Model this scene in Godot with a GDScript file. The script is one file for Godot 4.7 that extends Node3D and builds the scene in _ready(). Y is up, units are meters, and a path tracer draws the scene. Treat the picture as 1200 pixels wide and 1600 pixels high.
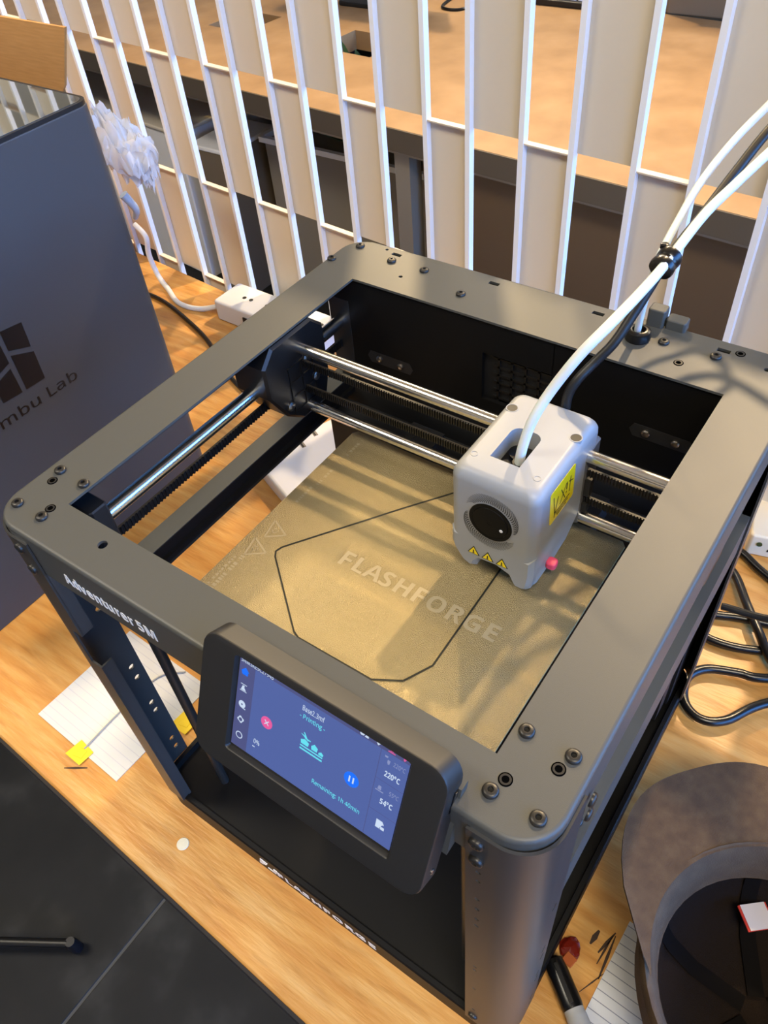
extends Node3D

# ------------------------------------------------------------------ mesh builder
class MB:
	var v := PackedVector3Array()
	var uv := PackedVector2Array()
	var has_uv := false

	func tri(a: Vector3, b: Vector3, c: Vector3) -> void:
		v.append(a); v.append(b); v.append(c)
		if has_uv:
			uv.append(Vector2.ZERO); uv.append(Vector2.ZERO); uv.append(Vector2.ZERO)

	func quad(a: Vector3, b: Vector3, c: Vector3, d: Vector3) -> void:
		tri(a, b, c); tri(a, c, d)

	func cap(loop: PackedVector3Array, want: Vector3) -> void:
		var n := want.normalized()
		var x := n.cross(Vector3(0.31, 0.83, 0.47)).normalized()
		var y := n.cross(x)
		var p := PackedVector2Array()
		for q in loop:
			p.append(Vector2(q.dot(x), q.dot(y)))
		var idx := Geometry2D.triangulate_polygon(p)
		if idx.is_empty():
			for i in range(1, loop.size() - 1):
				idx.append_array(PackedInt32Array([0, i, i + 1]))
		for i in range(0, idx.size(), 3):
			var a := loop[idx[i]]
			var b := loop[idx[i + 1]]
			var c := loop[idx[i + 2]]
			if (b - a).cross(c - a).dot(n) < 0.0:
				tri(a, c, b)
			else:
				tri(a, b, c)

	func loft(loops: Array, cap0 := true, cap1 := true, closed := true) -> void:
		for i in loops.size() - 1:
			var l0: PackedVector3Array = loops[i]
			var l1: PackedVector3Array = loops[i + 1]
			var n := l0.size()
			for j in (n if closed else n - 1):
				var k := (j + 1) % n
				quad(l0[j], l0[k], l1[k], l1[j])
		var first: PackedVector3Array = loops[0]
		var last: PackedVector3Array = loops[-1]
		if cap0:
			cap(first, -area(first))
		if cap1:
			cap(last, area(last))

	func area(l: PackedVector3Array) -> Vector3:
		var s := Vector3.ZERO
		for i in l.size():
			s += (l[i] - l[0]).cross(l[(i + 1) % l.size()] - l[0])
		return s.normalized() if s.length() > 1e-14 else Vector3.UP

	func box(c: Vector3, s: Vector3, b := Basis()) -> void:
		var h := s * 0.5
		var x := b.x * h.x
		var y := b.y * h.y
		var z := b.z * h.z
		loft([PackedVector3Array([c - x + z - y, c + x + z - y, c + x - z - y, c - x - z - y]), PackedVector3Array([c - x + z + y, c + x + z + y, c + x - z + y, c - x - z + y])])

	# box with rounded vertical corners (radius r) and rounded or bevelled top and bottom edges (e); s.y is the height along b.y
	func rbox(c: Vector3, s: Vector3, r: float, e: float, b := Basis(), seg := 4, eseg := 3) -> void:
		var loops := []
		for k in range(eseg + 1):
			var a := PI * 0.5 * k / eseg
			var ins := e * (1.0 - sin(a))
			loops.append(rr(c + b.y * (-s.y * 0.5 + e * (1.0 - cos(a))), b.x, -b.z, s.x - 2 * ins, s.z - 2 * ins, maxf(r - ins, 0.00002), seg))
		for k in range(eseg + 1):
			var a := PI * 0.5 * k / eseg
			var ins := e * (1.0 - cos(a))
			loops.append(rr(c + b.y * (s.y * 0.5 - e * (1.0 - sin(a))), b.x, -b.z, s.x - 2 * ins, s.z - 2 * ins, maxf(r - ins, 0.00002), seg))
		loft(loops)

	# rounded rectangle loop around c in the plane X, Y; counterclockwise seen from X x Y
	func rr(c: Vector3, x: Vector3, y: Vector3, w: float, h: float, r: float, seg := 4) -> PackedVector3Array:
		var out := PackedVector3Array()
		var cs := [Vector2(w / 2 - r, h / 2 - r), Vector2(-w / 2 + r, h / 2 - r), Vector2(-w / 2 + r, -h / 2 + r), Vector2(w / 2 - r, -h / 2 + r)]
		for q in 4:
			for k in range(seg + 1):
				var a := PI * 0.5 * (q + float(k) / seg)
				var p: Vector2 = cs[q] + Vector2(cos(a), sin(a)) * r
				out.append(c + x * p.x + y * p.y)
		return out

	func inset(p: PackedVector2Array, d: float) -> PackedVector2Array:
		var out := PackedVector2Array()
		var n := p.size()
		for i in n:
			var e0 := (p[i] - p[(i - 1 + n) % n]).normalized()
			var e1 := (p[(i + 1) % n] - p[i]).normalized()
			var n0 := Vector2(-e0.y, e0.x)
			var n1 := Vector2(-e1.y, e1.x)
			var m := n0 + n1
			out.append(p[i] + m * d / maxf(0.35, 0.5 * m.length_squared() ) if m.length() > 1e-5 else p[i] + n0 * d)
		return out

	# polygon (counterclockwise in X, Y), pushed out along X x Y by depth from o
	func prism(poly: PackedVector2Array, o: Vector3, x: Vector3, y: Vector3, depth: float, bevel := 0.0) -> void:
		var p := poly
		var s := 0.0
		for i in p.size():
			s += p[i].cross(p[(i + 1) % p.size()])
		if s < 0:
			p = p.duplicate()
			p.reverse()
		var z := x.cross(y).normalized()
		var put := func(q: PackedVector2Array, h: float) -> PackedVector3Array:
			var l := PackedVector3Array()
			for t in q:
				l.append(o + x * t.x + y * t.y + z * h)
			return l
		if bevel > 0:
			var q := inset(p, bevel)
			loft([put.call(q, 0.0), put.call(p, bevel), put.call(p, depth - bevel), put.call(q, depth)])
		else:
			loft([put.call(p, 0.0), put.call(p, depth)])

	# ring between an outer and an inner loop of equal count
	func ring(outer: PackedVector3Array, inner: PackedVector3Array) -> void:
		var n := outer.size()
		for j in n:
			var k := (j + 1) % n
			quad(outer[j], outer[k], inner[k], inner[j])

	func circle(c: Vector3, x: Vector3, y: Vector3, r: float, n: int) -> PackedVector3Array:
		var out := PackedVector3Array()
		for i in n:
			var a := TAU * i / n
			out.append(c + x * cos(a) * r + y * sin(a) * r)
		return out

	# profile of (radius, height) going up the axis b.y
	func lathe(o: Vector3, prof: Array, n: int, b := Basis(), c0 := true, c1 := true) -> void:
		var loops := []
		for p in prof:
			loops.append(circle(o + b.y * p[1], b.x, -b.z, maxf(p[0], 0.00001), n))
		loft(loops, c0, c1)

	func rod(p: Vector3, q: Vector3, r: float, n := 12) -> void:
		tube(PackedVector3Array([p, q]), r, n)

	func tube(p: PackedVector3Array, r: float, n := 10, r_end := -1.0) -> void:
		var loops := []
		var t := (p[1] - p[0]).normalized()
		var x := t.cross(Vector3(0.13, 0.92, 0.36)).normalized()
		for i in p.size():
			var t1 := (p[mini(i + 1, p.size() - 1)] - p[maxi(i - 1, 0)]).normalized()
			x = (x - t1 * x.dot(t1)).normalized()
			var y := t1.cross(x)
			var rad := r if r_end < 0 else lerpf(r, r_end, float(i) / (p.size() - 1))
			loops.append(circle(p[i], x, y, rad, n))
		loft(loops)

	func sphere(c: Vector3, r: Vector3, n := 12) -> void:
		var loops := []
		for k in range(n / 2 + 1):
			var a := -PI / 2 + PI * k / (n / 2)
			var l := PackedVector3Array()
			for i in n:
				var b := TAU * i / n
				l.append(c + Vector3(cos(a) * cos(b) * r.x, sin(a) * r.y, -cos(a) * sin(b) * r.z))
			loops.append(l)
		loft(loops, false, false)

	func mesh(smooth := 38.0, shift := Vector3.ZERO) -> ArrayMesh:
		var n := v.size()
		var fn := PackedVector3Array()
		fn.resize(n / 3)
		var at := {}
		for f in n / 3:
			var c := (v[f * 3 + 1] - v[f * 3]).cross(v[f * 3 + 2] - v[f * 3])
			fn[f] = c
			if smooth > 0 and c.length_squared() > 1e-24:
				for k in 3:
					var key := Vector3i((v[f * 3 + k] * 50000.0).round())
					if not at.has(key):
						at[key] = PackedInt32Array()
					at[key].append(f)
		var lim := cos(deg_to_rad(smooth))
		var ov := PackedVector3Array()
		var on := PackedVector3Array()
		var ou := PackedVector2Array()
		for f in n / 3:
			if fn[f].length_squared() <= 1e-24:
				continue
			var u := fn[f].normalized()
			for k in [0, 2, 1]:
				var p := v[f * 3 + k]
				var nn := u
				if smooth > 0:
					var s := Vector3.ZERO
					for g in at[Vector3i((p * 50000.0).round())]:
						if fn[g].normalized().dot(u) > lim:
							s += fn[g]
					if s.length_squared() > 1e-26:
						nn = s.normalized()
				ov.append(p - shift)
				on.append(nn)
				if has_uv:
					ou.append(uv[f * 3 + k])
		var a := []
		a.resize(Mesh.ARRAY_MAX)
		a[Mesh.ARRAY_VERTEX] = ov
		a[Mesh.ARRAY_NORMAL] = on
		if has_uv:
			a[Mesh.ARRAY_TEX_UV] = ou
		var m := ArrayMesh.new()
		m.add_surface_from_arrays(Mesh.PRIMITIVE_TRIANGLES, a)
		return m

	# a flat quad with texture coordinates, (0,0) at a, (1,1) at c
	func uvquad(a: Vector3, b: Vector3, c: Vector3, d: Vector3) -> void:
		has_uv = true
		for t in [[a, Vector2(0, 0)], [b, Vector2(1, 0)], [c, Vector2(1, 1)], [a, Vector2(0, 0)], [c, Vector2(1, 1)], [d, Vector2(0, 1)]]:
			v.append(t[0]); uv.append(t[1])


# ------------------------------------------------------------------ scene helpers
var base := {}
var M := {}
var used := {}

func pv(a: Array) -> PackedVector3Array:
	var out := PackedVector3Array()
	for p in a:
		out.append(Vector3(p[0], p[1], p[2]))
	return out

func p2(a: Array) -> PackedVector2Array:
	var out := PackedVector2Array()
	for i in range(0, a.size(), 2):
		out.append(Vector2(a[i], a[i + 1]))
	return out

func spline(p: PackedVector3Array, n := 6) -> PackedVector3Array:
	var out := PackedVector3Array()
	for i in p.size() - 1:
		for k in n:
			out.append(p[i].cubic_interpolate(p[i + 1], p[maxi(i - 1, 0)], p[mini(i + 2, p.size() - 1)], float(k) / n))
	out.append(p[-1])
	return out

func numbered(called: String) -> String:
	var k: int = used.get(called, 0)
	used[called] = k + 1
	return called if k == 0 else "%s_%03d" % [called, k]

func thing(called: String, label: String, category: String, at := Vector3.ZERO, group := "") -> Node3D:
	var o := Node3D.new()
	o.name = numbered(called)
	add_child(o, true)
	o.position = at
	base[o] = at
	tag(o, label, category, group)
	return o

func tag(o: Node, label: String, category: String, group := "") -> void:
	o.set_meta("label", label)
	o.set_meta("category", category)
	if group:
		o.set_meta("group", group)

func part(called: String, mb: MB, m: Material, parent: Node, smooth := 38.0) -> MeshInstance3D:
	return part_mesh(called, mb.mesh(smooth, base.get(parent, Vector3.ZERO)), m, parent)

func part_mesh(called: String, mesh: Mesh, m: Material, parent: Node, at := Transform3D()) -> MeshInstance3D:
	var o := MeshInstance3D.new()
	o.mesh = mesh
	o.material_override = null
	o.set_surface_override_material(0, m)
	o.transform = at
	o.name = called
	parent.add_child(o, true)
	base[o] = base.get(parent, Vector3.ZERO)
	# repeated part names get three digits
	var key := str(parent.get_instance_id()) + called
	var k: int = used.get(key, 0)
	used[key] = k + 1
	if k > 0:
		o.name = "%s_%03d" % [called, k]
	return o

func struct(called: String, mb: MB, m: Material, smooth := 0.0) -> MeshInstance3D:
	var o := part(called, mb, m, self, smooth)
	o.set_meta("kind", "structure")
	return o

func words(called: String, s: String, m: Material, parent: Node, at: Vector3, x: Vector3, up: Vector3, width: float, height: float, bold := false, depth := 0.0002, font := "Droid Sans") -> MeshInstance3D:
	var f := SystemFont.new()
	f.font_names = PackedStringArray([font])
	f.font_weight = 700 if bold else 400
	var t := TextMesh.new()
	t.text = s
	t.font = f
	t.font_size = 32
	t.pixel_size = 0.01
	t.depth = 0.01
	t.curve_step = 2.0
	var a := t.surface_get_arrays(0)
	var ab := t.get_aabb()
	var am := ArrayMesh.new()
	am.add_surface_from_arrays(Mesh.PRIMITIVE_TRIANGLES, a)
	ab = am.get_aabb()
	var sx := width / ab.size.x
	var sy := height / ab.size.y
	var z := x.cross(up)
	var c := ab.get_center()
	var bs := Basis(x * sx, up * sy, z * (depth / ab.size.z))
	var tr := Transform3D(bs, at - base.get(parent, Vector3.ZERO) - bs * c)
	var mb := MB.new()
	var vv: PackedVector3Array = a[Mesh.ARRAY_VERTEX]
	var ii: PackedInt32Array = a[Mesh.ARRAY_INDEX] if a[Mesh.ARRAY_INDEX] != null else PackedInt32Array(range(vv.size()))
	for i in range(0, ii.size(), 3):
		mb.tri(tr * vv[ii[i]], tr * vv[ii[i + 2]], tr * vv[ii[i + 1]])
	return part_mesh(called, mb.mesh(0.0), m, parent)

func noise(freq: float, oct := 4, seed_ := 1, type := FastNoiseLite.TYPE_SIMPLEX_SMOOTH) -> FastNoiseLite:
	var n := FastNoiseLite.new()
	n.noise_type = type
	n.frequency = freq
	n.fractal_octaves = oct
	n.seed = seed_
	return n

func ntex(n: FastNoiseLite, colors := [], size := 512, stops := []) -> NoiseTexture2D:
	var t := NoiseTexture2D.new()
	t.width = size
	t.height = size
	t.seamless = true
	t.noise = n
	if colors.size():
		var g := Gradient.new()
		var off := PackedFloat32Array()
		for i in colors.size():
			off.append(stops[i] if stops.size() else float(i) / (colors.size() - 1))
		g.offsets = off
		g.colors = PackedColorArray(colors)
		t.color_ramp = g
	return t

func mat(c: Color, rough := 0.5, metal := 0.0, spec := 0.5) -> StandardMaterial3D:
	var m := StandardMaterial3D.new()
	m.albedo_color = c
	m.roughness = rough
	m.metallic = metal
	m.metallic_specular = spec
	return m

func tri_map(m: StandardMaterial3D, scale: Vector3, world := true) -> StandardMaterial3D:
	m.uv1_triplanar = true
	m.uv1_world_triplanar = world
	m.uv1_scale = scale
	return m

func bump(m: StandardMaterial3D, tex: Texture2D, height: float) -> StandardMaterial3D:
	m.heightmap_enabled = true
	m.heightmap_texture = tex
	m.heightmap_scale = height
	return m

func glow(c: Color, e := 1.0) -> StandardMaterial3D:
	var m := mat(Color(0.02, 0.02, 0.02), 0.4)
	m.emission_enabled = true
	m.emission = c
	m.emission_energy_multiplier = e * 5.0
	return m

func area_lamp(called: String, at: Vector3, look: Vector3, size: Vector2, energy: float, c: Color) -> void:
	var l := AreaLight3D.new()
	l.name = called
	l.area_size = size
	l.light_energy = energy
	l.light_color = c
	l.area_range = 30.0
	l.shadow_enabled = true
	add_child(l, true)
	l.look_at_from_position(at, look, Vector3.FORWARD if absf((look - at).normalized().y) > 0.9 else Vector3.UP)

# ------------------------------------------------------------------ main
const H := 0.3887      # top of the printer's frame above the table
const HW := 0.1815     # half its width
const HD := 0.184      # half its depth
const BED := 0.297     # top of the build plate
const KEY_A := 30.0
const KEY_B := 27.0
const FILL_PANEL := 23.5
const SKY := 5.8
const EXPOSURE := 0.25

func _ready() -> void:
	# camera
	var cam := Camera3D.new()
	cam.name = "camera"
	cam.fov = 65.758
	cam.near = 0.02
	cam.far = 60.0
	cam.position = Vector3(0.21331, 0.71129, 0.29592)
	cam.rotation = Vector3(-0.815583, 0.691064, -0.108430)
	add_child(cam)
	cam.current = true
	# sky and exposure
	var env := Environment.new()
	var sky := Sky.new()
	var sm := ProceduralSkyMaterial.new()
	sm.sky_top_color = Color(0.30, 0.57, 0.95)
	sm.sky_horizon_color = Color(0.50, 0.73, 0.98)
	sm.ground_bottom_color = Color(0.30, 0.32, 0.34)
	sm.ground_horizon_color = Color(0.52, 0.60, 0.70)
	sm.sky_energy_multiplier = SKY
	sm.ground_energy_multiplier = SKY * 0.6
	sky.sky_material = sm
	env.background_mode = Environment.BG_SKY
	env.sky = sky
	env.tonemap_mode = Environment.TONE_MAPPER_LINEAR
	env.tonemap_exposure = EXPOSURE
	env.sdfgi_enabled = true
	env.ssao_enabled = true
	env.ssil_enabled = true
	var we := WorldEnvironment.new()
	we.name = "world_environment"
	we.environment = env
	add_child(we)
	materials()
	lamps()
	room()
	table()
	screen_wall()
	counter()
	printer()
	tubes()
	other_printer()
	clutter_left()
	clutter_right()

func materials() -> void:
	var fine := ntex(noise(0.09, 3, 3), [], 512)
	var coarse := ntex(noise(0.012, 4, 4), [], 512)
	M.coat = bump(tri_map(mat(Color(0.262, 0.265, 0.25), 0.46), Vector3(40, 40, 40)), fine, 0.002)
	M.coat_edge = mat(Color(0.34, 0.335, 0.33), 0.36)
	M.inner = mat(Color(0.07, 0.075, 0.085), 0.55)
	M.black = mat(Color(0.045, 0.045, 0.048), 0.42)
	M.matte_black = mat(Color(0.025, 0.025, 0.026), 0.6, 0.0, 0.3)
	M.base_black = bump(tri_map(mat(Color(0.03, 0.03, 0.032), 0.5, 0.0, 0.35), Vector3(40, 40, 40)), fine, 0.002)
	M.bezel = bump(tri_map(mat(Color(0.11, 0.108, 0.102), 0.48), Vector3(60, 60, 60)), fine, 0.0015)
	M.chrome = mat(Color(0.93, 0.93, 0.91), 0.2, 1.0)
	M.steel = mat(Color(0.62, 0.60, 0.57), 0.28, 1.0)
	M.screw = mat(Color(0.20, 0.195, 0.185), 0.36, 0.5)
	M.head = mat(Color(0.56, 0.57, 0.575), 0.42)
	M.white = mat(Color(0.86, 0.86, 0.86), 0.6)
	M.print_white = mat(Color(0.9, 0.9, 0.9), 0.6)
	M.tube = mat(Color(0.84, 0.88, 0.88), 0.35)
	M.tube.subsurf_scatter_enabled = true
	M.tube.subsurf_scatter_strength = 0.15
	M.cable = mat(Color(0.075, 0.078, 0.085), 0.45)
	M.cord = mat(Color(0.05, 0.05, 0.052), 0.28)
	# textured spring steel sheet: a gold powder skin that sparkles
	var grit := ntex(noise(0.13, 2, 9), [], 1024)
	M.gold = mat(Color(0.63, 0.57, 0.42), 0.40, 0.70)
	tri_map(M.gold, Vector3(9, 9, 9))
	bump(M.gold, grit, 0.05)
	M.gold_print = mat(Color(0.68, 0.63, 0.51), 0.55, 0.4)
	M.filament = mat(Color(0.10, 0.11, 0.09), 0.45)
	# worn plywood
	var grain := noise(0.006, 5, 21)
	grain.domain_warp_enabled = true
	grain.domain_warp_amplitude = 26.0
	grain.domain_warp_frequency = 0.008
	M.wood = mat(Color(1, 1, 1), 0.42)
	M.wood.albedo_texture = ntex(grain, [Color(0.745, 0.51, 0.23), Color(0.78, 0.56, 0.275), Color(0.81, 0.605, 0.32), Color(0.84, 0.66, 0.40)], 1024, [0.0, 0.35, 0.6, 1.0])
	tri_map(M.wood, Vector3(1.3, 2.0, 9.0))
	M.wood.detail_enabled = true
	M.wood.detail_blend_mode = BaseMaterial3D.BLEND_MODE_MUL
	M.wood.detail_albedo = ntex(noise(0.02, 5, 33), [Color(0.88, 0.85, 0.81), Color(0.98, 0.97, 0.96), Color(1, 1, 1)], 512, [0.0, 0.40, 1.0])
	bump(M.wood, ntex(noise(0.05, 4, 8), [], 512), 0.02)
	M.wood_edge = mat(Color(0.10, 0.075, 0.05), 0.7)
	M.slat = mat(Color(0.83, 0.79, 0.715), 0.42, 0.1)
	M.slat_edge = mat(Color(0.90, 0.91, 0.92), 0.35, 0.0)
	M.concrete = mat(Color(1, 1, 1), 0.42)
	M.concrete.albedo_texture = ntex(noise(0.011, 5, 55), [Color(0.545, 0.42, 0.275), Color(0.605, 0.475, 0.32), Color(0.65, 0.52, 0.365)], 512, [0.0, 0.5, 1.0])
	tri_map(M.concrete, Vector3(1.2, 1.2, 1.2))
	M.edge_band = mat(Color(0.30, 0.265, 0.215), 0.6)
	M.post = bump(tri_map(mat(Color(0.20, 0.20, 0.195), 0.38), Vector3(40, 40, 40)), fine, 0.0015)  # same coat as the top frame, darkened in colour for upright, less lit faces
	M.slot = mat(Color(0.20, 0.205, 0.21), 0.6)
	M.paper = mat(Color(0.80, 0.80, 0.785), 0.7)
	M.cap_tape = mat(Color(0.055, 0.045, 0.04), 0.9, 0.0, 0.2)
	M.hole_shade = mat(Color(0.02, 0.02, 0.02), 1.0, 0.0, 0.0)  # flat discs in this black carry the shade of a hole
	M.fascia = mat(Color(0.42, 0.37, 0.30), 0.6)
	M.cabinet = mat(Color(0.34, 0.27, 0.19), 0.6)
	M.wall = mat(Color(0.72, 0.70, 0.66), 0.85)
	M.floor = mat(Color(1, 1, 1), 0.6, 0.0, 0.35)
	M.floor.albedo_texture = ntex(noise(0.008, 5, 77), [Color(0.07, 0.075, 0.08), Color(0.105, 0.107, 0.107), Color(0.20, 0.20, 0.19)], 512, [0.0, 0.55, 1.0])
	tri_map(M.floor, Vector3(1.3, 1.3, 1.3))
	M.grout = mat(Color(0.30, 0.30, 0.29), 0.8)
	M.side_panel = bump(tri_map(mat(Color(0.235, 0.24, 0.25), 0.5), Vector3(40, 40, 40)), fine, 0.0015)
	M.logo = mat(Color(0.05, 0.045, 0.045), 0.35)
	M.card = tri_map(mat(Color(1, 1, 1), 0.8), Vector3(3, 40, 3))
	M.card.albedo_texture = ntex(noise(0.03, 3, 91), [Color(0.70, 0.50, 0.27), Color(0.76, 0.55, 0.31)], 256)
	M.yellow = mat(Color(0.93, 0.80, 0.13), 0.55)
	M.sticker = mat(Color(0.92, 0.82, 0.10), 0.3)
	M.ink = mat(Color(0.06, 0.055, 0.04), 0.6)
	M.pink = mat(Color(0.90, 0.30, 0.42), 0.4)
	M.cap = bump(tri_map(mat(Color(1, 1, 1), 0.9), Vector3(9, 9, 9)), ntex(noise(0.2, 2, 14), [], 512), 0.04)
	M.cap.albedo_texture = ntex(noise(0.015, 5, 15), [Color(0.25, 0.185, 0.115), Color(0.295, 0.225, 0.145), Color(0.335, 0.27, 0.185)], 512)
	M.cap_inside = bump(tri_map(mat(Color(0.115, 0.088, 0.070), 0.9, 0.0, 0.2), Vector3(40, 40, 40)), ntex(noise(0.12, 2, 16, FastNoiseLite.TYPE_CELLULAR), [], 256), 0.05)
	M.plant = mat(Color(0.13, 0.25, 0.10), 0.5)
	M.grey_box = mat(Color(0.50, 0.47, 0.42), 0.6)

func ceiling_lamp(label: String, at: Vector3, aim: Vector3, energy: float, c: Color, r: float) -> void:
	var dir := (aim - at).normalized()
	var x := dir.cross(Vector3(0.3, 0, 1)).normalized()
	var b := Basis(x, dir, x.cross(dir))
	var t := thing("ceiling_spot_lamp", label, "lamp", at)
	var can := MB.new()
	can.lathe(at - dir * 0.16, [[0.06, 0.0], [r + 0.012, 0.03], [r + 0.012, 0.165], [r + 0.004, 0.165], [r + 0.004, 0.155]], 24, b, true, false)
	part("lamp_can", can, M.matte_black, t)
	var disc := MB.new()
	disc.lathe(at - dir * 0.006, [[r, 0.0], [r, 0.002]], 24, b)
	part("lamp_glass", disc, glow(c, 1.5), t)
	var stem := MB.new()
	stem.rod(at - dir * 0.12, Vector3(at.x, 2.46, at.z), 0.012, 8)
	part("stem", stem, M.matte_black, t)
	var l := SpotLight3D.new()
	l.name = "spot_light"
	l.light_energy = energy
	l.light_color = c
	l.light_size = r
	l.spot_range = 30.0
	l.spot_attenuation = 2.0
	l.spot_angle = 52.0
	l.spot_angle_attenuation = 0.6
	l.shadow_enabled = true
	add_child(l, true)
	l.look_at_from_position(at + dir * 0.012, aim, Vector3.UP)

func lamps() -> void:
	ceiling_lamp("black ceiling spot lamp behind the slatted partition straight back from the printer", Vector3(0.02, 2.25, -2.0), Vector3(0.05, 0.35, 0.0), KEY_A, Color(1.0, 0.87, 0.68), 0.04)
	ceiling_lamp("black ceiling spot lamp behind the slatted partition far to the left", Vector3(-1.76, 2.24, -2.73), Vector3(0.0, 0.38, -0.03), KEY_B, Color(1.0, 0.87, 0.66), 0.06)
	# unseen ceiling panels, added as fill light for the whole room
	for k in 4:
		var at := Vector3([-1.6, 1.1, -1.6, 1.1][k], 2.42, [0.9, 0.9, -3.2, -3.2][k])
		var t := thing("added_fill_panel", ["added ceiling fill panel above the floor left of the table", "added ceiling fill panel above the floor right of the table", "added ceiling fill panel above the counter, left one", "added ceiling fill panel above the counter, right one"][k], "lamp", at)
		var fr := MB.new()
		fr.box(at + Vector3(0, 0.012, 0), Vector3(1.24, 0.02, 0.64))
		part("frame", fr, M.white, t, 0.0)
		var df := MB.new()
		df.box(at - Vector3(0, 0.002, 0), Vector3(1.2, 0.008, 0.6))
		part("diffuser", df, glow(Color(1.0, 0.97, 0.91), 0.8), t, 0.0)
		area_lamp("fill_panel_area_light", at - Vector3(0, 0.02, 0), at - Vector3(0, 1, 0), Vector2(1.2, 0.6), FILL_PANEL, Color(1.0, 0.95, 0.86))

func room() -> void:
	# shell: floor at -0.75 (the table top is height 0), ceiling at 2.45
	var fl := MB.new()
	fl.box(Vector3(-0.8, -0.7934, -1.0), Vector3(7.4, 0.084, 9.4))
	var f := struct("floor", fl, M.grout)
	for i in 7:
		for j in 8:
			var x0 := -4.4 + 1.2 * i - 0.858
			var z0 := -5.5 + 1.2 * j
			var s := MB.new()
			s.rbox(Vector3(x0 + 0.6, -0.7545, z0 + 0.6), Vector3(1.196, 0.009, 1.196), 0.004, 0.002, Basis(), 2, 1)
			part("floor_slab", s, M.floor, f)
	var c := MB.new()
	c.box(Vector3(-0.8, 2.51, -1.0), Vector3(7.4, 0.1, 9.4))
	struct("ceiling", c, M.white)
	var wb := MB.new()
	wb.box(Vector3(-0.8, 0.85, -5.55), Vector3(7.4, 3.4, 0.1))
	struct("wall_back", wb, M.wall)
	var wl := MB.new()
	wl.box(Vector3(-4.45, 0.85, -1.0), Vector3(0.1, 3.4, 9.2))
	struct("wall_left", wl, M.wall)
	var wf := MB.new()
	wf.box(Vector3(-0.8, 0.85, 3.65), Vector3(7.4, 3.4, 0.1))
	struct("wall_front", wf, M.wall)
	# right wall with a wide window
	var wr := MB.new()
	wr.box(Vector3(2.85, -0.325, -1.0), Vector3(0.1, 0.95, 9.2))
	wr.box(Vector3(2.85, 2.35, -1.0), Vector3(0.1, 0.3, 9.2))
	wr.box(Vector3(2.85, 1.175, -4.55), Vector3(0.1, 2.05, 2.1))
	wr.box(Vector3(2.85, 1.175, 2.95), Vector3(0.1, 2.05, 1.3))
	struct("wall_right", wr, M.wall)
	var w := MB.new()
	for k in 5:
		w.box(Vector3(2.85, 1.175, -3.5 + 1.45 * k), Vector3(0.06, 2.05, 0.05))
	w.box(Vector3(2.85, 0.165, -0.6), Vector3(0.08, 0.03, 5.8))
	w.box(Vector3(2.85, 2.185, -0.6), Vector3(0.06, 0.03, 5.8))
	var win := struct("window_1", w, M.white)
	for k in 4:
		var g := MB.new()
		g.box(Vector3(2.85, 1.175, -2.775 + 1.45 * k), Vector3(0.006, 2.0, 1.4))
		var gm := mat(Color(0.95, 0.97, 0.97, 0.08), 0.02)
		gm.transparency = BaseMaterial3D.TRANSPARENCY_ALPHA
		part("pane", g, gm, win, 0.0)

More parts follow.
